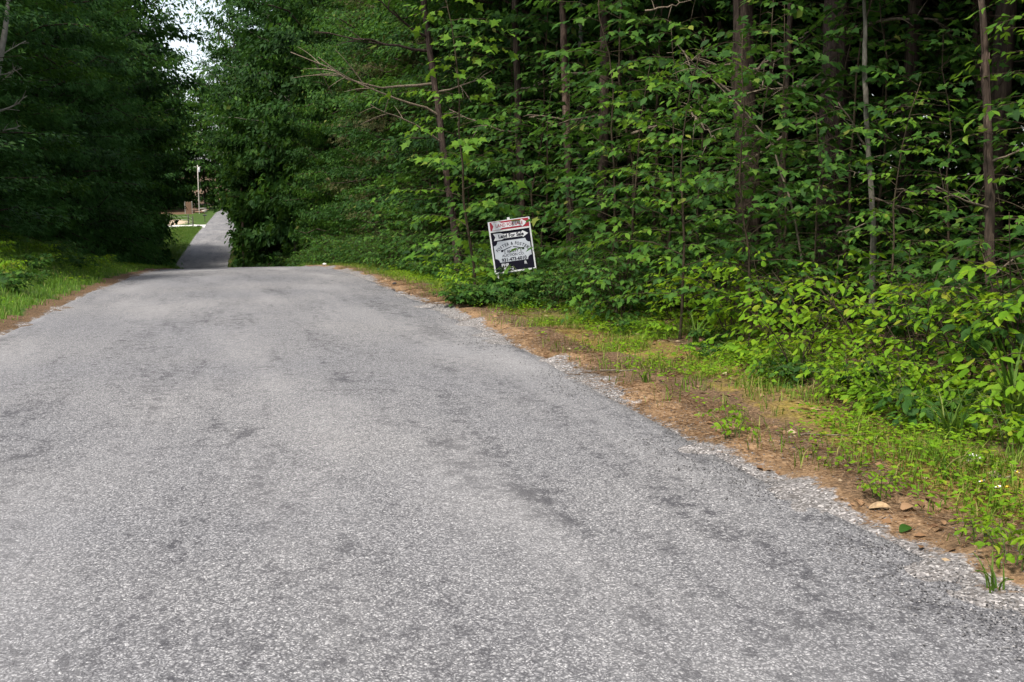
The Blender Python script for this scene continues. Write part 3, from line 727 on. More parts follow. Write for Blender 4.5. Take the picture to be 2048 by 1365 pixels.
def pole_stem(label, pts, r0, seed, name='fallen_branch', cat='branch', mat=None, twigs=6):
    pts = np.asarray(pts, float); o = pts[0]
    root = thing(name, label, cat, o)
    h = np.linspace(0, 1, 16); src = np.linspace(0, 1, len(pts))
    P = np.stack([np.interp(h, src, pts[:, c]) for c in range(3)], -1) - o
    rr = np.random.default_rng(seed); P[1:-1] += rr.normal(0, .012, (14, 3))
    mb = MB(); mb.tube(P, r0 * (1 - .65 * h), 6)
    link('stem', mb.mesh('stem', mat or M_DEADWOOD), root)
    if twigs:
        tw = MB()
        for _ in range(twigs):
            i = rr.integers(3, 15); v = nrm(rr.normal(0, 1, 3)) * rr.uniform(.12, .4)
            tt = np.linspace(0, 1, 5)[:, None]
            tw.tube(P[i] + v * tt + np.array([0, 0, -.1]) * tt ** 2, r0 * .45 * (1 - .8 * tt[:, 0]) + .001, 4)
        link('twigs', tw.mesh('twigs', mat or M_DEADWOOD), root)
    return root
g = at(1640, 600, 10.9)
pole_stem('long pale bare stem arching up to the left in front of the dark trunk', [gpos(g[0], g[1], .05), at(1592, 440, 10.9), at(1545, 290, 10.9), at(1470, 200, 10.9), at(1395, 140, 10.9), at(1355, 90, 10.8)], .014, 1, 'bare_stem', 'stem')
pole_stem('short broken branch slanting down to the right below the arching stem', [at(1374, 214, 11.6), at(1400, 246, 11.5), at(1432, 280, 11.4)], .016, 2)
pole_stem('long crooked dead limb running level behind the leaves right of the sign', [at(1262, 268, 13.8), at(1320, 248, 13.8), at(1375, 225, 13.8), at(1440, 205, 13.8)], .02, 3)
pole_stem('slanting dead limb crossing in front of the thick cedar trunk\'s upper left', [at(1500, 150, 12.8), at(1550, 108, 12.7), at(1622, 62, 12.6)], .022, 4)
pole_stem('pale bare twig lying level between the cedar trunk and the slim edge trunk', [at(1790, 378, 10.6), at(1830, 382, 10.5), at(1878, 376, 10.5)], .008, 5, twigs=3)
pole_stem('orange brown dead twig poking out beside the pine trunk', [at(2048, 338, 9.6), at(2010, 336, 9.5), at(1974, 346, 9.4)], .012, 6, twigs=4)
pole_stem('pale slender limb high up between the pale trunk and the dark trunk', [at(1290, 22, 14), at(1340, 12, 13.9), at(1400, -6, 13.8)], .014, 7)

# the dead tree at the far left whose whitish limbs point at the road
dt = at(-26, 300, 24.5)
big_trunk('dead_tree', 'dead tree with whitish bare limbs in front of the evergreens at the left edge', 'dead tree',
          [gpos(dt[0], dt[1]), at(-22, 250, 24.5), at(10, 60, 24.5), at(24, -60, 24.5)], [.1, .08, .06, .03], M_BLEACHED, 12, .1, 4, 31,
          limbs=[(3.0, lx((.95, -.2, .32)), .03), (2.5, lx((.85, -.1, .12)), .022), (3.6, lx((.7, -.3, .45)), .02), (3.9, lx((.75, -.2, .12)), .016), (2.1, lx((.6, 0, .05)), .014), (4.4, lx((.5, .2, .35)), .014)])

# ------------------------------------------------------------------ understory shrubs and saplings (right)
class ShrubProto:
    def __init__(s, name, cat, shape, lmat, smat, seed, **kw):
        s.name, s.cat = name, cat
        mb, L = grow_shrub(seed, **kw)
        s.sm = mb.mesh('stems', smat); s.L = L; s.shape = shape; s.lmat = lmat; s.lm = None
    def place(s, loc, rot, sc, label, group=None):
        if s.lm is None: s.lm = leaf_mesh('leaves', s.shape, s.L, s.lmat)
        o = thing(s.name, label, s.cat, loc, group, (0, 0, rot), sc)
        link('stems', s.sm, o); link('leaves', s.lm, o, kind='stuff')
        return o
    def place_leafwise(s, loc, rot, sc, label, group=None, most=190):
        """the nearest leaves one by one, the rest joined"""
        o = thing(s.name, label, s.cat, loc, group, (0, 0, rot), sc)
        link('stems', s.sm, o)
        P, D, N, S = s.L
        ca, sa = math.cos(rot), math.sin(rot); scl = sc if not hasattr(sc, '__len__') else sc[0]
        W = np.stack([ca * P[:, 0] - sa * P[:, 1], sa * P[:, 0] + ca * P[:, 1], P[:, 2]], -1) * scl + np.array(loc)
        d = np.linalg.norm(W - CAM, axis=1) - W[:, 2] * .5 - S * 4
        od = np.argsort(d); near, rest = od[:most], od[most:]
        dr = nrm(D); sd_ = nrm(np.cross(N, dr)); un = np.cross(dr, sd_)
        ms = leaf_variants(s.shape, s.lmat)
        for i in near:
            lo = bpy.data.objects.new('leaf', ms[i % len(ms)]); COL.objects.link(lo); lo.parent = o
            k = float(S[i])
            lo.matrix_local = Matrix(((dr[i, 0] * k, sd_[i, 0] * k, un[i, 0] * k, P[i, 0]), (dr[i, 1] * k, sd_[i, 1] * k, un[i, 1] * k, P[i, 1]),
                                      (dr[i, 2] * k, sd_[i, 2] * k, un[i, 2] * k, P[i, 2]), (0, 0, 0, 1)))
        if len(rest): link('leaves', leaf_mesh('leaves', s.shape, tuple(a[rest] for a in s.L), s.lmat), o, kind='stuff')
        return o
_lv = {}
def leaf_variants(shape, mat):
    key = (id(shape), mat.name)
    if key not in _lv:
        out = []
        for w, c, tw in ((1, 1, 0), (.86, 2.4, .08), (1.12, .3, -.06), (.95, -1.4, .05)):
            V = shape[0].copy(); V[:, 1] *= w; V[:, 2] = V[:, 2] * c + tw * V[:, 1] * V[:, 0]
            out.append(mk_mesh('leaf', V, [shape[1]], [mat]))
        _lv[key] = out
    return _lv[key]

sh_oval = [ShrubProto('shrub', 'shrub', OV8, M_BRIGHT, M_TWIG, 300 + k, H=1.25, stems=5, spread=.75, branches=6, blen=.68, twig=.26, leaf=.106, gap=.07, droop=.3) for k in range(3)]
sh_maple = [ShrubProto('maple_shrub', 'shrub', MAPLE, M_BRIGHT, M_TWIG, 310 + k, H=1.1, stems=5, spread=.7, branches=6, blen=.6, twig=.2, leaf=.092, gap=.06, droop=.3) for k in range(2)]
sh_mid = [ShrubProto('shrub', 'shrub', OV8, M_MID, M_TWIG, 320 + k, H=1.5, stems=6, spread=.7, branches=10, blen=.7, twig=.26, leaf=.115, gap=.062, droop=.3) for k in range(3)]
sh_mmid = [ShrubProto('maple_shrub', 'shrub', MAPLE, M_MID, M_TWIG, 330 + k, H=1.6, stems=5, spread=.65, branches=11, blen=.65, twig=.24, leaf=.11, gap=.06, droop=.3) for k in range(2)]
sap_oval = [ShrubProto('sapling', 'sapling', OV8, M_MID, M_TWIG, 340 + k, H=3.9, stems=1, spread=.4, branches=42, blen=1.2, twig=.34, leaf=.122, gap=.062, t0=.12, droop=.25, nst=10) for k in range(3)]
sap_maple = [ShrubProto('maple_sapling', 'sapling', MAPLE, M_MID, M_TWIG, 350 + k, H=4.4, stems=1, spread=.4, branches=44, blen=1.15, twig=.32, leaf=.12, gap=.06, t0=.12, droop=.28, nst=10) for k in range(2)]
sap_lit = [ShrubProto('sapling' if k else 'maple_sapling', 'sapling', OV8 if k else MAPLE, M_LIT, M_TWIG, 355 + k, H=4.2, stems=1, spread=.5, branches=34, blen=1.2, twig=.34, leaf=.115, gap=.062, t0=.12, droop=.28, nst=10) for k in range(2)]  # saplings whose leaf colour is lightened as if sun struck them
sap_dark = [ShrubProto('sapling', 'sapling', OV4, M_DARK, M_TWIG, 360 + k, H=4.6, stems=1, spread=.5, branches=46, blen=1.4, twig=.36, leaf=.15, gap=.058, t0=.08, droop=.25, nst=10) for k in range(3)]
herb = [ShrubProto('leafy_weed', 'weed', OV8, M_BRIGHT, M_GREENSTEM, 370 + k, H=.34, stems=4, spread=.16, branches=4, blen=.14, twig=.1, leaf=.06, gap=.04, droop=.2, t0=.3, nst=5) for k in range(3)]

sh_low = [ShrubProto('low_shrub', 'shrub', OV8 if k else MAPLE, M_MID if k < 2 else M_BRIGHT, M_GREENSTEM, 380 + k, H=.36, stems=8, spread=.38, branches=5, blen=.26, twig=.16, leaf=.088, gap=.05, droop=.3, nst=5) for k in range(3)]
# front row of bright shrubs: pixel of the foot, scale, kind
FR = [(1400, 668, .95, sh_maple[0], 'bright maple shrub at the left end of the sunlit shrub row right of the sign'),
      (1465, 690, 1.0, sh_maple[1], 'lime green maple shrub spreading below the flaring dark trunk'),
      (1545, 712, .92, sh_oval[0], 'yellow green oval leaved shrub in front of the cedar trunk\'s left side'),
      (1640, 735, .88, sh_oval[1], 'bright oval leaved shrub standing at the foot of the thick cedar trunk'),
      (1740, 752, .85, sh_oval[2], 'tall bright shrub with level leafy sprays between the cedar trunk and the slim edge trunk'),
      (1830, 768, .75, sh_oval[0], 'bright shrub with broad level sprays just left of the slim edge trunk'),
      (1915, 775, .86, sh_oval[1], 'bright shrub covering the foot of the slim edge trunk'),
      (2010, 800, .85, sh_oval[2], 'bright shrub at the right edge in front of the pine trunk'),
      (2100, 830, .9, sh_oval[0], 'bright shrub cut off by the right edge of the photo'),
      (1590, 760, .6, sh_oval[2], 'low bright shrub at the verge below the cedar trunk'),
      (1800, 835, .5, sh_oval[1], 'low broad leaved shrub at the verge left of the arching grass'),
      (1700, 800, .5, sh_maple[0], 'small low maple shrub at the verge between two low oval leaved ones'),
      (1340, 640, .55, sh_maple[1], 'small maple seedling at the verge left of the bright shrub row')]
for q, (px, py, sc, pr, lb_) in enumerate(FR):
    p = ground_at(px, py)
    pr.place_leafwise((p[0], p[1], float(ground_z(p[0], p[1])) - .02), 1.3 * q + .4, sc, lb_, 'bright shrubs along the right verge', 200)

# second row: saplings over the shrubs
SR = [(1360, 620, 11.2, .8, sap_lit[1], 'oval leaved sapling with sprays reaching over the arching bare stem'),
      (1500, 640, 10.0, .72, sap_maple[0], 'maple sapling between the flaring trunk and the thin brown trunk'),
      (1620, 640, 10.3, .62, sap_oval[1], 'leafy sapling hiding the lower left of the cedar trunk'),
      (1775, 640, 9.4, .62, sap_lit[1], 'leafy sapling beside the whitish half dead sapling'),
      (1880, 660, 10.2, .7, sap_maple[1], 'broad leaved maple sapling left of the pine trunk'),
      (2050, 700, 8.8, .8, sap_lit[1], 'leafy sapling at the right edge beside the pine'),
      (1240, 600, 13.4, .8, sap_lit[0], 'maple sapling in front of the three trunks right of the sign'),
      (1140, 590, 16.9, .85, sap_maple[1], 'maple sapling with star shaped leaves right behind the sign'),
      (960, 570, 16.6, 1.2, sap_lit[0], 'tall maple sapling leaning out left of the sign'),
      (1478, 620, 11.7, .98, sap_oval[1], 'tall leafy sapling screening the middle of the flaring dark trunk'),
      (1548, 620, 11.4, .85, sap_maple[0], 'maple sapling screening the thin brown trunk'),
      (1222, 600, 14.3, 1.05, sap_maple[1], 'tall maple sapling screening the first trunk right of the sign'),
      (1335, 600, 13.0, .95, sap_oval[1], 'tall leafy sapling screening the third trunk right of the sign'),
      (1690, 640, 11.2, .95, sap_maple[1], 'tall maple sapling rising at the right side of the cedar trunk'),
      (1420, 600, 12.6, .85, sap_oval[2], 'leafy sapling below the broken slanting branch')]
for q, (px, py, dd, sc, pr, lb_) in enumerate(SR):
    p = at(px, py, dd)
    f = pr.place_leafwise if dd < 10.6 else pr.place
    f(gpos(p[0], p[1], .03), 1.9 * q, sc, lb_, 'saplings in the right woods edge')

def fill(protos, n, u0, u1, y0, y1, s0, s1, label, group, seed, avoid=None):
    r = np.random.default_rng(seed); c = 0
    ny_ = max(1, int(round(math.sqrt(n * (y1 - y0) / max(.5, u1 - u0))))); nx_ = max(1, int(math.ceil(n / ny_)))
    for i in range(ny_):
        for j in range(nx_):
            y = y0 + (y1 - y0) * (i + r.uniform(0.1, .9)) / ny_; u = u0 + (u1 - u0) * (j + r.uniform(.1, .9)) / nx_
            if avoid and avoid(u, y): continue
            x = cx(y) + u
            protos[c % len(protos)].place(gpos(x, y, .03), r.uniform(0, 6.28), r.uniform(s0, s1), label, group); c += 1
sign_clear = lambda u, y: 11.0 < y < 16.2 and abs(u - .2726 * y) < 1.15
sign_clear_wide = lambda u, y: 11.0 < y < 17.0 and abs(u - .2726 * y) < 1.7
fill(sh_mid + sh_mmid, 26, 4.5, 5.6, 11.5, 26, .5, .8, 'low green shrub in the shaded shrub row beside the sign', 'green shrubs along the verge by the sign', 401, sign_clear)
fill(sh_mid + sh_mmid, 20, 4.2, 5.6, 25.5, 46, .75, 1.15, 'green roadside shrub on the right between the sign and the crest', 'shrubs between the sign and the crest', 402)
fill(sap_maple + sap_oval + sap_dark[:1], 30, 4.9, 7.0, 14.0, 30, .9, 1.4, 'leafy sapling in the green wall left of and behind the sign', 'saplings in the right wall by the sign', 403, sign_clear_wide)
fill(sap_maple + sap_oval, 8, 6.4, 8.4, 7.0, 17, .75, 1.1, 'leafy sapling among the trunks behind the bright shrub row', 'saplings among the right roadside trunks', 410, sign_clear)
fill(sh_mid + sh_mmid, 20, 5.4, 7.6, 5.0, 15.0, .6, 1.0, 'green shrub in the shade behind the bright front shrubs', 'shaded shrubs behind the bright row', 404, lambda u, y: sign_clear(u, y))
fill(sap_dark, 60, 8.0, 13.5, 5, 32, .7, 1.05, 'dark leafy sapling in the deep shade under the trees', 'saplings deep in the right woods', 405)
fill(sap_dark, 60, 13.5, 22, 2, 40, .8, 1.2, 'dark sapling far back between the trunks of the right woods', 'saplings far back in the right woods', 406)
fill(sh_mid, 12, 4.3, 5.4, 50, 100, 1.0, 1.6, 'roadside shrub on the right beyond the crest', 'shrubs beyond the crest', 407)
fill(sh_mid + sh_mmid, 30, -9.2, -6.6, 20, 60, .7, 1.2, 'dark low shrub at the foot of the left bank trees', 'shrubs at the foot of the left trees', 408)
fill(sh_mid, 16, -8.6, -6.0, 60, 132, 1.0, 1.6, 'low shrub under the left trees beyond the crest', 'shrubs under the left trees beyond the crest', 409)

SG = at(1031, 540.5, 15.64)
for q, (dx, dn, sc, k, lb_) in enumerate([(-.5, .12, 1.4, 1, 'low leafy plant just left of the sign'), (-.26, .2, 1.5, 0, 'low leafy plant under the lower left corner of the sign'),
        (.02, .25, 1.2, 1, 'low leafy plant under the middle of the sign'), (.34, .22, 1.8, 0, 'low leafy plant under the lower right corner of the sign'), (.62, .2, 1.4, 1, 'low leafy plant just right of the sign'),
        (-.85, .2, 1.0, 0, 'low leafy plant at the shrub line well left of the sign'), (1.0, .3, 1.2, 1, 'low leafy plant at the shrub line well right of the sign'), (1.5, .4, 1.0, 2, 'bright low plant below the three trunks'),
        (2.0, .5, 1.1, 2, 'bright low plant right of the three trunks'), (-.12, .5, .7, 1, 'smallest low plant in front of the sign'), (.18, .6, .75, 0, 'low maple seedling in front of the sign')]):
    p = SG + _R * dx - np.array([_F[0], _F[1], 0]) * dn; sh_low[k].place_leafwise(gpos(p[0], p[1], .02), q * 1.3, sc, lb_, 'low plants under the sign', 70)
fill(sh_low, 20, -5.6, -3.9, 13, 36, .6, 1.3, 'leafy weed in the grass of the left bank', 'weeds on the left bank', 413)
fill(sh_low, 9, 4.4, 5.0, 4.6, 11.5, .5, 1.0, 'low leafy plant at the edge of the bright shrubs', 'low plants at the shrub edge', 411)
fill(sh_low, 22, 4.2, 5.2, 17, 30, .7, 1.4, 'low leafy plant at the verge beyond the sign', 'low plants beyond the sign', 412)
# weeds on the verge
HW = [(1465, 880, .75, 'small leafy weed growing alone in the orange needles at the road edge'),
      (1760, 1000, .55, 'single upright weed beside the curled dead leaf'),
      (1385, 720, .7, 'low leafy weed under the maple shrubs'), (1530, 745, .9, 'leafy weed under the cedar trunk shrubs'),
      (1660, 790, .95, 'bushy weed left of the small maple shrub'), (1780, 800, 1.1, 'tall leafy weed in front of the level sprayed shrub'),
      (1850, 850, 1.1, 'broad leafy weed left of the arching grass'), (1930, 840, 1.2, 'leafy weed under the slim edge trunk'),
      (1290, 670, .8, 'bright weed on the grassy verge right of the sign'), (1190, 640, .8, 'bright weed on the grassy verge below the sign'),
      (1955, 1090, .5, 'flat weed in the gravel at the lower right'), (2020, 1140, .7, 'weed clump in the gravel at the right edge'),
      (2030, 900, 1.1, 'leafy weed at the right edge above the white flowers'), (1440, 640, .9, 'weed at the foot of the leftmost bright shrub'),
      (935, 558, 1.7, 'pale broad leaved weed left of the sign'), (985, 560, 1.6, 'pale broad leaved weed at the sign\'s lower left corner'), (1040, 585, 1.5, 'leafy weed hiding the foot of the sign'),
      (962, 580, 1.7, 'bushy weed under the left edge of the sign'), (1005, 588, 1.6, 'bushy weed under the middle of the sign'), (1075, 598, 1.8, 'bushy weed under the right edge of the sign'), (905, 568, 1.6, 'leafy weed well left of the sign at the shrub line')]
for q, (px, py, sc, lb_) in enumerate(HW):
    p = ground_at(px, py)
    herb[q % 3].place_leafwise(gpos(p[0], p[1], .01), q * 1.1, sc, lb_, 'weeds on the right verge', 60)
# leafy sprigs that reach in front of the sign
for q, (px, py, dd, sc) in enumerate([(1112, 594, 14.6, .5), (1020, 592, 14.7, .25), (1150, 596, 14.9, .6)]):
    p = at(px, py, dd); sh_mid[q % 3].place_leafwise(gpos(p[0], p[1], .02), q * 2.0 + 1, sc,
        ['green shrub covering the lower right of the sign', 'low sprig of leaves in front of the sign\'s bottom edge', 'green shrub pressed against the sign\'s right side'][q], 'shrubs in front of the sign', 120)

# ------------------------------------------------------------------ grass, litter, ground cover (uncountable)
def blades(name, pts, hmin, hmax, w, mat, seed, lean=.5):
    r = np.random.default_rng(seed); n = len(pts)
    h = r.uniform(hmin, hmax, n); a = r.uniform(0, 6.283, n); ln = r.uniform(.1, lean, n) * h
    d = np.stack([np.cos(a), np.sin(a), 0 * a], -1); s = np.stack([-np.sin(a), np.cos(a), 0 * a], -1)
    ww = (w * r.uniform(.6, 1.3, n))[:, None]
    z = np.array([0, 0, 1.0])
    b0 = pts - s * ww; b1 = pts + s * ww
    m = pts + d * (ln * .35)[:, None] + z * (h * .6)[:, None]
    m0 = m - s * ww * .8; m1 = m + s * ww * .8
    t = pts + d * ln[:, None] * 1.1 + z * (h * (1 - .25 * ln / h))[:, None]
    V = np.stack([b0, b1, m1, m0, t], 1).reshape(-1, 3); k = np.arange(n)[:, None] * 5
    return mk_mesh(name, V, [k + np.array([[3, 2, 4]]), k + np.array([[0, 1, 2, 3]])], [mat])
def scatter(n, u0, u1, y0, y1, seed, dens=None, power=1.0):
    r = np.random.default_rng(seed)
    u = r.uniform(u0, u1, n); y = y0 + (y1 - y0) * r.uniform(0, 1, n) ** power
    if dens is not None:
        kp = r.uniform(0, 1, n) < dens(u, y); u, y = u[kp], y[kp]
    x = cx(y) + u
    return np.stack([x, y, ground_z(x, y) - .005], -1), u, y
clumpy = lambda u, y: sst(.38, .62, vnoise(u * 2.2, y * 2.2, 51) * .6 + vnoise(u * 6, y * 6, 52) * .4)
p, u, y = scatter(95000, -8.2, -3.1, 11, 52, 61, lambda u, y: sst(3.05, 3.5, -u + .35 * (vnoise(y * 2, u * 2, 53) - .5)) * (.45 + .55 * clumpy(u, y)) * (1 - .6 * sst(6.6, 8, -u)), 1.2)
link('grass', blades('bank_grass', p, .05, .19, .006, M_BANKGRASS, 62, .9), kind='stuff', label='thick green grass covering the bank on the left')
p, u, y = scatter(170000, 3.1, 5.8, 3.5, 44, 63, lambda u, y: (.12 + (.4 + .45 * sst(8, 12, y)) * sst(3.4, 4.1, u) + .3 * sst(4.3, 4.8, u) + .4 * sst(12, 18, y) * sst(3.2, 3.7, u)) * sst(.42, .66, vnoise(u * 2.2, y * 2.2, 54) * .55 + vnoise(u * 7, y * 7, 55) * .45) * sst(3.0, 3.4, u), 1.5)
link('grass', blades('verge_grass', p, .03, .15, .0036, M_VERGEGRASS, 64, 1.1), kind='stuff', label='thin patchy grass on the right verge')
p, u, y = scatter(26000, 3.0, 7.0, 50, 175, 65, lambda u, y: np.ones_like(u)); p2, _, _ = scatter(30000, -7.5, -3.0, 50, 175, 66)
link('grass', blades('far_grass', np.vstack([p, p2]), .12, .3, .02, M_GRASS, 67, .6), kind='stuff', label='grass on both verges of the far stretch of road')
# low leafy ground cover
p, u, y = scatter(120000, 3.3, 6.5, 3.6, 26, 68, lambda u, y: (.1 + (.4 + .45 * sst(8, 13, y)) * sst(3.4, 4.1, u) + .3 * sst(4.3, 4.9, u)) * sst(.42, .6, vnoise(u * 1.6, y * 1.6, 56) * .6 + vnoise(u * 5, y * 5, 57) * .4), 1.3)
r = np.random.default_rng(69); n = len(p); p = p + np.stack([0 * u, 0 * u, r.uniform(.015, .13, n)], -1)
a = r.uniform(0, 6.28, n)
link('ground_cover', leaf_mesh('ground_cover', OV4, (p, np.stack([np.cos(a), np.sin(a), r.uniform(-.3, .2, n)], -1), np.array([0, 0, 1.0]) + r.normal(0, .3, (n, 3)), r.uniform(.02, .06, n)), M_BRIGHT), kind='stuff', label='low bright ground cover leaves along the right verge')
p, u, y = scatter(9000, -8, -3.4, 12, 44, 70, lambda u, y: sst(.45, .62, vnoise(u * 1.3, y * 1.3, 58)))
n = len(p); p = p + np.stack([0 * u, 0 * u, r.uniform(.05, .2, n)], -1); a = r.uniform(0, 6.28, n)
link('ground_cover', leaf_mesh('bank_ground_cover', OV4, (p, np.stack([np.cos(a), np.sin(a), r.uniform(-.3, .2, n)], -1), np.array([0, 0, 1.0]) + r.normal(0, .3, (n, 3)), r.uniform(.04, .1, n)), M_BRIGHT), kind='stuff', label='broad leaved ground cover among the bank grass')
# dead leaves and needles
p, u, y = scatter(26000, 3.0, 9, 3.5, 26, 71, lambda u, y: .12 + .88 * sst(3.9, 5.2, u), 1.4)
n = len(p); a = r.uniform(0, 6.28, n); p[:, 2] += .012
link('leaf_litter', leaf_mesh('leaf_litter', OV4, (p, np.stack([np.cos(a), np.sin(a), r.uniform(-.2, .3, n)], -1), np.array([0, 0, 1.0]) + r.normal(0, .5, (n, 3)), r.uniform(.025, .085, n)), M_DEADLEAF), kind='stuff', label='dead brown leaves lying on the verge and woods floor')
p, u, y = scatter(60000, 2.75, 4.6, 3.2, 24, 72, lambda u, y: (sst(2.8, 3.15, u) * (1 - .8 * sst(3.6, 4.4, u))) * sst(.3, .6, vnoise(u * 1.8, y * 1.2, 59)), 1.6)
n = len(p); a = r.uniform(0, 6.28, n); p[:, 2] += .01 + r.uniform(0, .01, n)
link('pine_needles', leaf_mesh('pine_needles', NEEDLE, (p, np.stack([np.cos(a), np.sin(a), r.uniform(-.12, .12, n)], -1), np.array([0, 0, 1.0]) + r.normal(0, .3, (n, 3)), r.uniform(.03, .075, n), np.full(n, .16)), M_NEEDLE), kind='stuff', label='orange pine needles drifted along the right road edge')
# loose stones
OCT = (np.array([[1, 0, 0], [-1, 0, 0], [0, .8, 0], [0, -.8, 0], [0, 0, .6], [0, 0, -.6]]) * .5,
       np.array([[0, 2, 4], [2, 1, 4], [1, 3, 4], [3, 0, 4], [2, 0, 5], [1, 2, 5], [3, 1, 5], [0, 3, 5]]))
p, u, y = scatter(34000, 2.2, 3.75, 2.4, 20, 73, lambda u, y: (sst(2.2, 3.0, u) * (1 - .75 * sst(3.05, 3.5, u + .4 * (vnoise(y * .45, u * .8, 21) - .5)))) * (.08 + .8 * sst(.4, .7, vnoise(u * 2.2, y * 1.4, 60))), 1.8)
zz = zr(p[:, 1]) - .012 * np.abs(u); p[:, 2] = np.maximum(p[:, 2], np.where(u < 2.95, zz, -9)) + .005
n = len(p); a = r.uniform(0, 6.28, n)
sm_ = leaf_mesh('loose_gravel', OCT, (p, np.stack([np.cos(a), np.sin(a), r.normal(0, .3, n)], -1), np.array([0, 0, 1.0]) + r.normal(0, .4, (n, 3)), r.uniform(.006, .016, n)), M_STONE)
sm_.polygons.foreach_set('use_smooth', np.zeros(len(sm_.polygons), bool))
link('gravel', sm_, kind='stuff', label='loose grey gravel along the right road edge')
# deep woods as one far mass behind everything
def woods(name, label, boxes, seed):
    r = np.random.default_rng(seed); P = []
    for (n, x0, x1, y0, y1, h) in boxes:
        x = r.uniform(x0, x1, n); y = r.uniform(y0, y1, n); P.append(np.stack([x + cx(y), y, ground_z(x + cx(y), y) + h * r.uniform(0, 1, n) ** 1.1], -1))
    P = np.concatenate(P); n = len(P); a = r.uniform(0, 6.28, n)
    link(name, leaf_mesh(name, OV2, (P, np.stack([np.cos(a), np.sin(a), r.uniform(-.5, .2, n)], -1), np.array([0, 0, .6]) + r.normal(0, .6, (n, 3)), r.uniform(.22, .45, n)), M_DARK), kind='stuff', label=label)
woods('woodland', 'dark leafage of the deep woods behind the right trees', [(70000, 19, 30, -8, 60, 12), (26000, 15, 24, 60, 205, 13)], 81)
woods('woodland', 'dark leafage of the deep woods behind the left trees', [(30000, -26, -15, 8, 60, 12), (22000, -26, -13, 60, 138, 13)], 82)

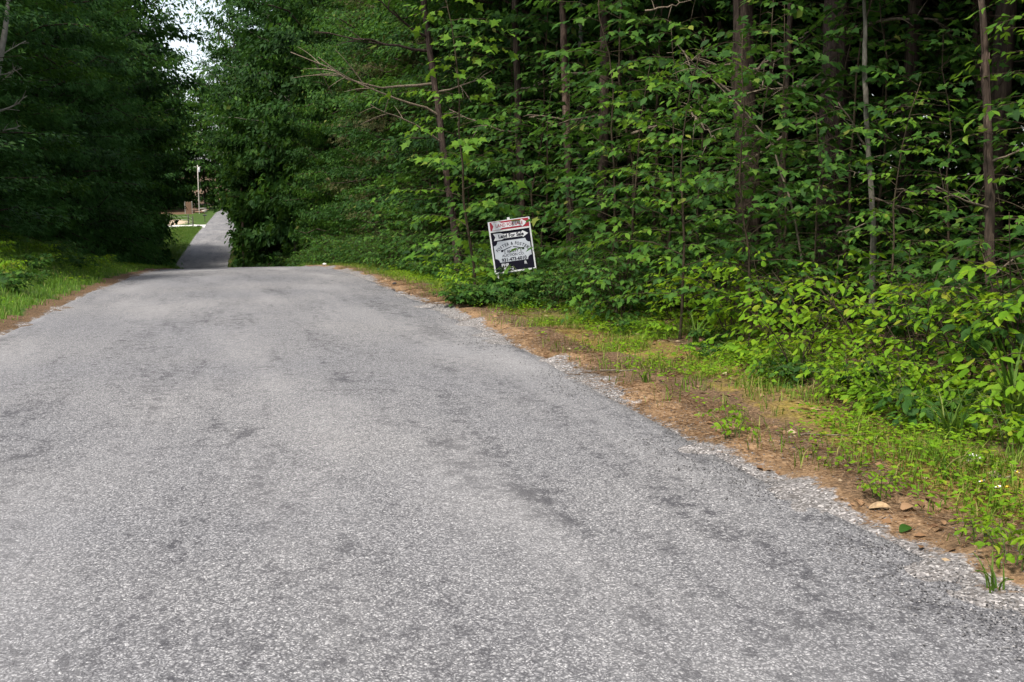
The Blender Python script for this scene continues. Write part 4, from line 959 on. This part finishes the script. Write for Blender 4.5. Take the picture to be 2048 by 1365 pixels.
# ------------------------------------------------------------------ the for sale sign
def build_sign():
    W = .61
    bl = at(993, 545, 15.64); mid = at(1031, 540.5, 15.64)
    root = thing('for_sale_sign', 'white framed land for sale sign tilting left among the shrubs', 'sign', mid)
    # local x to the picture's right, z up the sign, y away from the road user
    roll = math.radians(8.0)
    view = nrm(mid - CAM); fx = nrm(np.cross(view, [0, 0, 1])); up = np.array([0, 0, 1.0])
    yv = np.cross(up, fx)
    X = fx * math.cos(roll) + up * math.sin(roll); Z = -fx * math.sin(roll) + up * math.cos(roll)
    root.matrix_world = Matrix(((X[0], yv[0], Z[0], mid[0]), (X[1], yv[1], Z[1], mid[1]), (X[2], yv[2], Z[2], mid[2]), (0, 0, 0, 1)))
    H1, H2 = .625, .155      # main panel, rider
    h = W / 2
    fr = MB(); t = .022
    for (x0, x1, z0, z1) in ((-h - t, -h, 0, H1), (h, h + t, 0, H1), (-h - t, h + t, -t, 0), (-h - t, h + t, H1, H1 + .012)):
        fr.box(x0, x1, -.012, .014, z0, z1)
    link('frame', fr.mesh('frame', M_WHITE, False), root)
    for x in (-h + .02, h - .02):
        lg = MB(); lg.box(x - .012, x + .012, .002, .016, -.62, -t)
        link('leg', lg.mesh('leg', M_WHITE, False), root)
    nb = MB(); nb.box(-.02, .02, .001, .02, H1 + .012, H1 + H2 + .045); link('post', nb.mesh('post', M_WHITE, False), root)

    def poly(name, pts, y, mat, parent, thick=.0015):
        pts = np.asarray(pts, float); n = len(pts)
        me = bpy.data.meshes.new(name)
        V = [(a, y, b) for a, b in pts] + [(a, y + thick, b) for a, b in pts]
        me.from_pydata(V, [], [tuple(range(n)), tuple(range(2 * n - 1, n - 1, -1))] + [(i, i + n, (i + 1) % n + n, (i + 1) % n) for i in range(n)])
        me.materials.append(mat); me.update()
        return link(name, me, parent)
    def letters(items, y, mat, parent, name='lettering'):
        """items: (text, x, z, size, rot, align, x scale, weight)"""
        V = []; Fs = []; n0 = 0
        for (s, x, z, size, rot, al, sx, wt) in items:
            cu = bpy.data.curves.new('text', 'FONT'); cu.body = s; cu.size = size; cu.align_x = al; cu.align_y = 'CENTER'; cu.offset = wt; cu.resolution_u = 3; cu.fill_mode = 'FRONT'
            ob = bpy.data.objects.new('text', cu); COL.objects.link(ob)
            dg = bpy.context.evaluated_depsgraph_get(); me = bpy.data.meshes.new_from_object(ob.evaluated_get(dg))
            c, s_ = math.cos(rot), math.sin(rot)
            for v in me.vertices:
                a, b = v.co.x * sx, v.co.y
                V.append((x + a * c - b * s_, y, z + a * s_ + b * c))
            for p_ in me.polygons: Fs.append(tuple(i + n0 for i in p_.vertices))
            n0 += len(me.vertices)
            bpy.data.objects.remove(ob); bpy.data.meshes.remove(me); bpy.data.curves.remove(cu)
        me = bpy.data.meshes.new(name); me.from_pydata(V, [], Fs); me.materials.append(mat); me.update()
        return link(name, me, parent)
    # rider: white plate, red field, white arrow with notched tail, red words
    z0 = H1 + .014
    rp = poly('rider_panel', [(-h - t, z0), (h + t, z0), (h + t, z0 + H2), (-h - t, z0 + H2)], -.008, M_SIGNWHITE, root, .003)
    poly('red_field', [(-h + .005, z0 + .012), (h + .003, z0 + .012), (h + .003, z0 + H2 - .012), (-h + .005, z0 + H2 - .012)], -.0095, M_SIGNRED, rp, .001)
    def arrow(zc, hh, x0, x1, y, notch, tail, head, par, xh):
        return poly('arrow', [(x0, zc - hh * .98), (x0 + .12, zc - hh * .98), (x0 + .16, zc - hh * .62), (xh, zc - hh * .62), (xh, zc - hh), (x1, zc), (xh, zc + hh), (xh, zc + hh * .62), (x0 + .16, zc + hh * .62), (x0 + .12, zc + hh * .98), (x0, zc + hh * .98), (x0 + notch, zc)], y, M_SIGNWHITE, par, .001)
    arrow(z0 + H2 / 2, .062, -h + .03, h - .02, -.011, .03, 0, 0, rp, h - .115)
    letters([('LAND FOR SALE', .0, z0 + H2 / 2, .072, 0, 'CENTER', .82, .0014)], -.0118, M_SIGNRED, rp)
    # main panel: black, second arrow, notched grey plaque
    mp = poly('main_panel', [(-h, 0), (h, 0), (h, H1), (-h, H1)], -.002, M_SIGNBLACK, root, .004)
    arrow(H1 - .078, .055, -h + .035, h - .03, -.0032, .03, 0, 0, mp, h - .12)
    letters([('Land For Sale', .005, H1 - .078, .076, 0, 'CENTER', .95, .0032)], -.0040, M_SIGNBLACK, mp)
    px0, px1, pz0, pz1, nr = -h + .02, h - .02, .145, H1 - .15, .065
    pts = []
    for (cx_, cz_, a0) in ((px0, pz0, 0), (px1, pz0, 90), (px1, pz1, 180), (px0, pz1, 270)):
        # concave quarter corners, walked counter clockwise
        for d in range(0, 91, 15):
            ang = math.radians(a0 + 90 - d); pts.append((cx_ + nr * math.cos(ang), cz_ + nr * math.sin(ang)))
    poly('plaque', pts, -.0032, M_PLAQUE, mp, .001)
    items = []
    txt = 'FOSTER & FOSTER'; Rr = .36; zc = pz1 - .055 - Rr
    wts = np.array([{'I': .45, ' ': .5, '&': 1.1, 'E': .9, 'F': .85}.get(c, 1.0) for c in txt]); cum = np.cumsum(wts) - wts / 2; cum = cum / wts.sum()
    for c, k in zip(txt, cum):
        an = math.radians(90 + 44 - 88 * k)
        if c != ' ': items.append((c, Rr * math.cos(an), zc + Rr * math.sin(an), .066, an - math.pi / 2, 'CENTER', .82, .0016))
    items += [('REALTY', .0, .30, .056, 0, 'CENTER', .9, .0014), ('AUCTION CO.', 0, .243, .056, 0, 'CENTER', .95, .001), ('931-473-6010', .005, .175, .072, 0, 'CENTER', .96, .0028)]
    letters(items, -.0040, M_SIGNBLACK, mp)
    rf = MB()
    def bar(x0, za, x1, zb, w):
        d = np.array([x1 - x0, zb - za]); L = np.linalg.norm(d); nn = np.array([-d[1], d[0]]) / L * w / 2
        rf.add([(x0 + nn[0], -.0042, za + nn[1]), (x0 - nn[0], -.0042, za - nn[1]), (x1 - nn[0], -.0042, zb - nn[1]), (x1 + nn[0], -.0042, zb + nn[1])], Q=[[0, 1, 2, 3]])
    bar(-.165, .325, -.012, .372, .012); bar(.012, .372, .165, .325, .012)
    bar(-.182, .322, -.148, .322, .034); bar(.148, .322, .182, .322, .034)
    for s in (-1, 1):
        bar(s * .125, .275, s * .125, .325, .008); bar(s * .125 - .012, .277, s * .125 + .012, .277, .005); bar(s * .125 - .012, .323, s * .125 + .012, .323, .005)
    link('roof_emblem', rf.mesh('roof_emblem', M_SIGNBLACK, False), mp)
    letters([('PHIL', -.205, .098, .066, 0, 'LEFT', 1.0, .002), ('R', .155, .098, .066, 0, 'LEFT', 1.0, .002), ('931-2', -.175, .036, .066, 0, 'LEFT', 1.0, .002)], -.0034, M_SIGNWHITE, mp)
    return root
build_sign()

# ------------------------------------------------------------------ the clearing beyond the dip
pg = ground_at(399, 428)
pole = thing('utility_pole', 'pale wooden utility pole in the sunlit clearing beside the far road', 'utility pole', pg)
mb = MB(); mb.tube([(0, 0, -1), (.02, 0, 4), (.05, 0, 9.7)], [.13, .12, .09], 10); link('pole', mb.mesh('pole', M_POLE), pole)
mb = MB(); mb.box(-.7, .7, -.05, .05, 9.3, 9.4); link('crossarm', mb.mesh('crossarm', M_POLE, False), pole)
mb = MB(); mb.tube([(.32, -.1, 8.3), (.32, -.1, 9.2)], [.2, .2], 10); link('transformer', mb.mesh('transformer', M_WIRE), pole)
mb = MB(); mb.tube([(.06, 0, 7.6), (1.6, .1, .0)], [.012, .012], 4); link('guy_wire', mb.mesh('guy_wire', M_WIRE), pole)
pm = ground_at(410, 443.5)
mbx = thing('mailbox', 'dark roadside mailbox on a post where the driveway meets the far road', 'mailbox', pm)
mb = MB(); mb.box(-.055, .055, -.055, .055, -.3, 1.0); link('post', mb.mesh('post', M_POST, False), mbx)
mb = MB(); aa = np.linspace(0, math.pi, 9)
pr_ = [(-.14, 0)] + [(-.14 * math.cos(a_), .13 + .11 * math.sin(a_)) for a_ in aa] + [(.14, 0)]
VV = [(x, y_, 1.0 + z) for x in (-.32, .32) for (y_, z) in pr_]; m_ = len(pr_)
mb.add(VV, Q=[[k, (k + 1) % m_, (k + 1) % m_ + m_, k + m_] for k in range(m_)])
for s in (0, m_): mb.add([VV[s + k] for k in range(m_)] + [(VV[s][0], 0, 1.1)], T=[[k, (k + 1) % m_, m_] for k in range(m_)])
link('box', mb.mesh('box', M_DARKMETAL, False), mbx)
mb = MB(); mb.box(-.05, -.04, -.17, -.15, 1.1, 1.38); mb.box(-.05, .03, -.17, -.15, 1.32, 1.4); link('flag', mb.mesh('flag', M_SIGNRED, False), mbx)
# wire fence by the driveway
p1, p2 = ground_at(377, 449), ground_at(386, 454)
fe = thing('fence', 'dark wooden posts with strands of wire beside the far driveway', 'fence', p2)
d12 = p1 - p2
for k in range(5):
    q = p2 + np.array([d12[0] * 1.0 * k - (k > 1) * (k - 1) * 2.2, d12[1] * min(k, 1), 0]); q[2] = float(ground_z(q[0], q[1]))
    mb = MB(); o_ = q - p2; mb.tube([o_ + [0, 0, -.4], o_ + [0.02, 0, 1.0], o_ + [-.03 * k, 0, 1.75]], [.1, .095, .085], 8)
    link('post', mb.mesh('post', M_POST), fe)
    if k:
        for z in (.4, .85, 1.3):
            mb = MB(); mb.tube([oprev + [0, 0, z], (oprev + o_) / 2 + [0, 0, z - .05], o_ + [0, 0, z]], [.016] * 3, 4); link('wire', mb.mesh('wire', M_WIRE), fe)
    oprev = o_
# boarded screen
pb = ground_at(378, 428)
bs_ = thing('board_screen', 'brown upright boarding standing at the back of the clearing left of the pole', 'board screen', pb)
for k in range(5):
    mb = MB(); mb.box(-.55 + k * .22, -.55 + k * .22 + .2, -.03, .03, -.2, 2.35 + .08 * math.sin(k * 2.1)); link('board', mb.mesh('board', M_BOARD, False), bs_)
for x in (-.72, .62):
    mb = MB(); mb.box(x - .07, x + .07, .035, .16, -.3, 2.5); link('post', mb.mesh('post', M_POLE, False), bs_)
# cut logs and brush
rl = np.random.default_rng(91)
for k in range(26):
    q = ground_at(378 + 36 * rl.uniform(0, 1), 428 - 3 * rl.uniform(0, 1)); q[1] += rl.uniform(-1, 4); q[2] = float(ground_z(q[0], q[1]))
    L = rl.uniform(.8, 2.2); R0 = rl.uniform(.07, .18); a_ = rl.uniform(-.7, .7); e_ = rl.uniform(-.05, .35)
    z0_ = R0 * .8 + rl.uniform(0, .55)
    dv = np.array([math.cos(a_), math.sin(a_), math.sin(e_) * .6]) * L / 2
    mb = MB(); mb.tube([-dv + [0, 0, z0_], [0, 0, z0_ + .02], dv + [0, 0, z0_]], [R0, R0 * .97, R0 * .9], 8)
    V0 = np.concatenate(mb.V)
    o = link('log', mb.mesh('log', [M_BOARD, M_PINEBARK, M_DEADWOOD, M_POLE][k % 4]), None, label='weathered log in the heap of cut wood left of the utility pole', category='log', group='logs heaped in the clearing')
    o.location = q

# ------------------------------------------------------------------ small things on the verge
def flower(px, py, mat, label, size=.022):
    p = ground_at(px, py); o = thing('flower', label, 'flower', gpos(p[0], p[1]), 'flowers in the moss at the right edge', (.35, -.2, px))
    st = MB(); st.tube([(0, 0, -.02), (.004, 0, .03), (.002, .004, .055)], [.0016] * 3, 4); link('stem', st.mesh('stem', M_GREENSTEM), o)
    pet = MB()
    for k in range(7):
        a_ = k * 2 * math.pi / 7; c, s = math.cos(a_), math.sin(a_)
        pr2 = [(.004, 0, .056), (.6 * size, .3 * size, .06), (size, 0, .058), (.6 * size, -.3 * size, .06)]
        pet.add([(x * c - y_ * s, x * s + y_ * c, z) for x, y_, z in pr2], Q=[[0, 3, 2, 1]])
    link('petals', pet.mesh('petals', mat, False), o)
    ce = MB(); ce.tube([(0, 0, .055), (0, 0, .06), (0, 0, .064)], [.006, .0065, .003], 7); link('centre', ce.mesh('centre', M_YELLOW), o)
flower(1971, 985, M_PETAL, 'white flower, leftmost of three in the moss at the right edge')
flower(2003, 993, M_PETAL, 'white flower in the middle of three in the moss', .018)
flower(2025, 966, M_PETAL, 'white flower, topmost of three in the moss at the right edge', .02)
flower(2021, 996, M_YELLOW, 'small yellow flower beside the white ones at the right edge', .014)

def stick(label, px, py, L, ang, r0, mat=M_DEADWOOD, seed=0):
    p = ground_at(px, py); rr = np.random.default_rng(seed); t = np.linspace(-.5, .5, 8)
    mb = MB(); P = np.stack([L * t * math.cos(ang), L * t * math.sin(ang), np.full(8, r0 + .012)], -1) + rr.normal(0, .006, (8, 3))
    mb.tube(P, r0 * (1 - .5 * (t + .5)), 6)
    o = link('stick', mb.mesh('stick', mat), None, label=label, category='stick', group='sticks on the right verge'); o.location = gpos(p[0], p[1])
stick('pale broken stick lying on the orange needles at the road edge', 1236, 748, .34, -.15, .011, seed=1)
stick('thin straight twig lying across the moss below the low shrubs', 1662, 876, .42, -.3, .006, seed=2)
stick('thin twig lying on the brown verge above the white flowers', 1985, 932, .3, .2, .005, seed=3)
stick('pale peeled stick beside the white flowers', 2003, 962, .12, -.4, .009, seed=4)

def curled(label, px, py, size, rot, mat=M_DEADLEAF, group='fallen leaves at the lower right'):
    p = ground_at(px, py)
    xs = np.linspace(0, 1, 6); V = []
    for x in xs:
        w = .3 * math.sin(math.pi * min(1, .06 + x * .92)) ** .8
        for s in (-1, -.5, 0, .5, 1): V.append((x, s * w, .05 + .22 * s * s * w + .12 * math.sin(x * 3.1)))
    me = mk_mesh('dead_leaf', np.array(V) * size, [grid_quads(5, 6)], [mat])
    o = link('dead_leaf', me, None, label=label, category='leaf', group=group); o.location = gpos(p[0], p[1], -.004); o.rotation_euler = (.2, -.1, rot)
curled('curled tan dead leaf at the gravel edge beside the single upright weed', 1738, 1020, .11, -.5, M_TANLEAF)
curled('dead leaf lying just right of the curled tan leaf', 1802, 1028, .09, .3)
curled('small brown dead leaf farthest right near the gravel', 1888, 1056, .05, 1.2)
curled('green fallen leaf lying on the gravel edge', 1800, 1070, .09, .4, M_MID)

def rock(label, px, py, s, mat, seed, group=None):
    rr = np.random.default_rng(seed); V = []; n = 8
    for i, ph in enumerate(np.linspace(.1, math.pi - .1, 6)):
        for k in range(n):
            a_ = k * 2 * math.pi / n; q = 1 + rr.normal(0, .13); V.append((math.sin(ph) * math.cos(a_) * q, math.sin(ph) * math.sin(a_) * q * .8, math.cos(ph) * .6 * q))
    Q = [[i * n + k, (i + 1) * n + k, (i + 1) * n + (k + 1) % n, i * n + (k + 1) % n] for i in range(5) for k in range(n)]
    mb = MB(); mb.add(np.array(V) * s, Q=Q)
    p = ground_at(px, py); o = link('stone', mb.mesh('stone', mat, False), None, label=label, category='stone'); o.location = (p[0], p[1], max(float(ground_z(p[0], p[1])), p[2]) + s * .3)
    if group: o['group'] = group
M_DARKSTONE = plain('dark_stone', (.04, .035, .035), .9, 0, .3); M_PALESTONE = plain('pale_stone', (.5, .48, .46), .9, 0, .2)
rock('small dark clod lying on the road near its right edge', 786, 583, .045, M_DARKSTONE, 1)
rock('white pebble sitting on the road verge at the crest', 649, 531, .09, M_PALESTONE, 2)
rock('dark stone by the grass above the dark clod', 789, 570, .05, M_DARKSTONE, 3)
rock('pale stone half buried in the moss left of the white flowers', 1948, 925, .05, M_PALESTONE, 4)
rock('dark rounded stone at the near side of the far driveway', 397, 455, .35, M_DARKSTONE, 5)

# arching grass clumps at the right
def grass_clump(label, px, py, n, H, seed, w=.011):
    p = ground_at(px, py); rr = np.random.default_rng(seed); o = thing('grass_clump', label, 'grass clump', gpos(p[0], p[1]), 'tall grass clumps on the right verge')
    for k in range(n):
        a_ = rr.uniform(0, 6.28); h = H * rr.uniform(.55, 1.1); l_ = h * rr.uniform(.2, .85); t = np.linspace(0, 1, 7)
        c = np.stack([math.cos(a_) * l_ * t ** 1.8, math.sin(a_) * l_ * t ** 1.8, h * t * (1 - .35 * t ** 3 * l_ / h)], -1) + np.append(rr.normal(0, .03, 2), 0)
        s = np.array([-math.sin(a_), math.cos(a_), 0]); ww = (w * (1 - t ** 2.2) + .0008)[:, None]
        V = np.stack([c - s * ww, c - [0, 0, .004], c + s * ww], 1).reshape(-1, 3)
        link('blade', mk_mesh('blade', V, [grid_quads(3, 7)], [M_GRASS]), o)
grass_clump('tall arching grass clump at the right edge under the bright shrubs', 2030, 860, 22, .75, 1, .013)
grass_clump('broad bladed grass clump standing upright below the cedar trunk', 1600, 755, 10, .42, 2, .012)
grass_clump('drooping grass clump between the low shrub and the right edge', 1900, 885, 26, .4, 3, .006)
grass_clump('grass tuft on the moss right of the single weed', 1890, 960, 12, .22, 4, .005)
grass_clump('grass tuft at the road edge in the orange needles', 1290, 765, 10, .2, 5, .006)
grass_clump('upright grass clump right of the sign under the shaded shrubs', 1390, 690, 9, .4, 6, .009)
grass_clump('grass tuft in the gravel at the bottom right', 1990, 1180, 12, .16, 7, .004)

# ------------------------------------------------------------------ labels that tell members of a visible row apart
def ordinal_labels(group, text):
    mem = [o for o in COL.objects if o.parent is None and o.get('group') == group]
    vis = []
    for o in mem:
        p = np.array(o.location); q = pxl(p + [0, 0, .5])
        if q[2] > 1 and -60 < q[0] < 2108: vis.append((q[0], o.name, o))
    vis.sort(key=lambda t: t[:2])
    for k, (_, _, o) in enumerate(vis):
        o['label'] = text % ORD[min(k, len(ORD) - 1)]
    out = sorted([o for o in mem if o not in [v[2] for v in vis]], key=lambda o: o.location.length)
    for k, o in enumerate(out): o['label'] = text.split(',')[0] + ', %s outside the frame' % ORD[k]
ordinal_labels('saplings in the right wall by the sign', 'leafy sapling in the green wall by the sign, %s from the left')
ordinal_labels('green shrubs along the verge by the sign', 'low shrub of the shaded shrub row beside the sign, %s from the left')
ordinal_labels('shrubs between the sign and the crest', 'green roadside shrub between the sign and the crest, %s from the left')
ordinal_labels('saplings among the right roadside trunks', 'leafy sapling among the trunks behind the bright shrubs, %s from the left')
ordinal_labels('shaded shrubs behind the bright row', 'green shrub shaded behind the bright front shrubs, %s from the left')
ordinal_labels('shrubs at the foot of the left trees', 'dark low shrub at the foot of the left bank trees, %s from the left')
ordinal_labels('far trees at the end of the road', 'distant leafy tree closing the far end of the road, %s from the left')
ordinal_labels('low plants at the shrub edge', 'low leafy plant at the edge of the bright shrubs, %s from the left')
ordinal_labels('low plants beyond the sign', 'low leafy plant at the verge beyond the sign, %s from the left')
ordinal_labels('shrubs beyond the crest', 'roadside shrub on the right beyond the crest, %s from the left')
ordinal_labels('weeds on the left bank', 'leafy weed in the grass of the left bank, %s from the left')
ordinal_labels('logs heaped in the clearing', 'weathered log in the wood heap beside the far pole, %s from the left')
for o in COL.objects:
    if 'label' in o and len(o['label'].split()) > 16: print('LONG', o.name, o['label'])
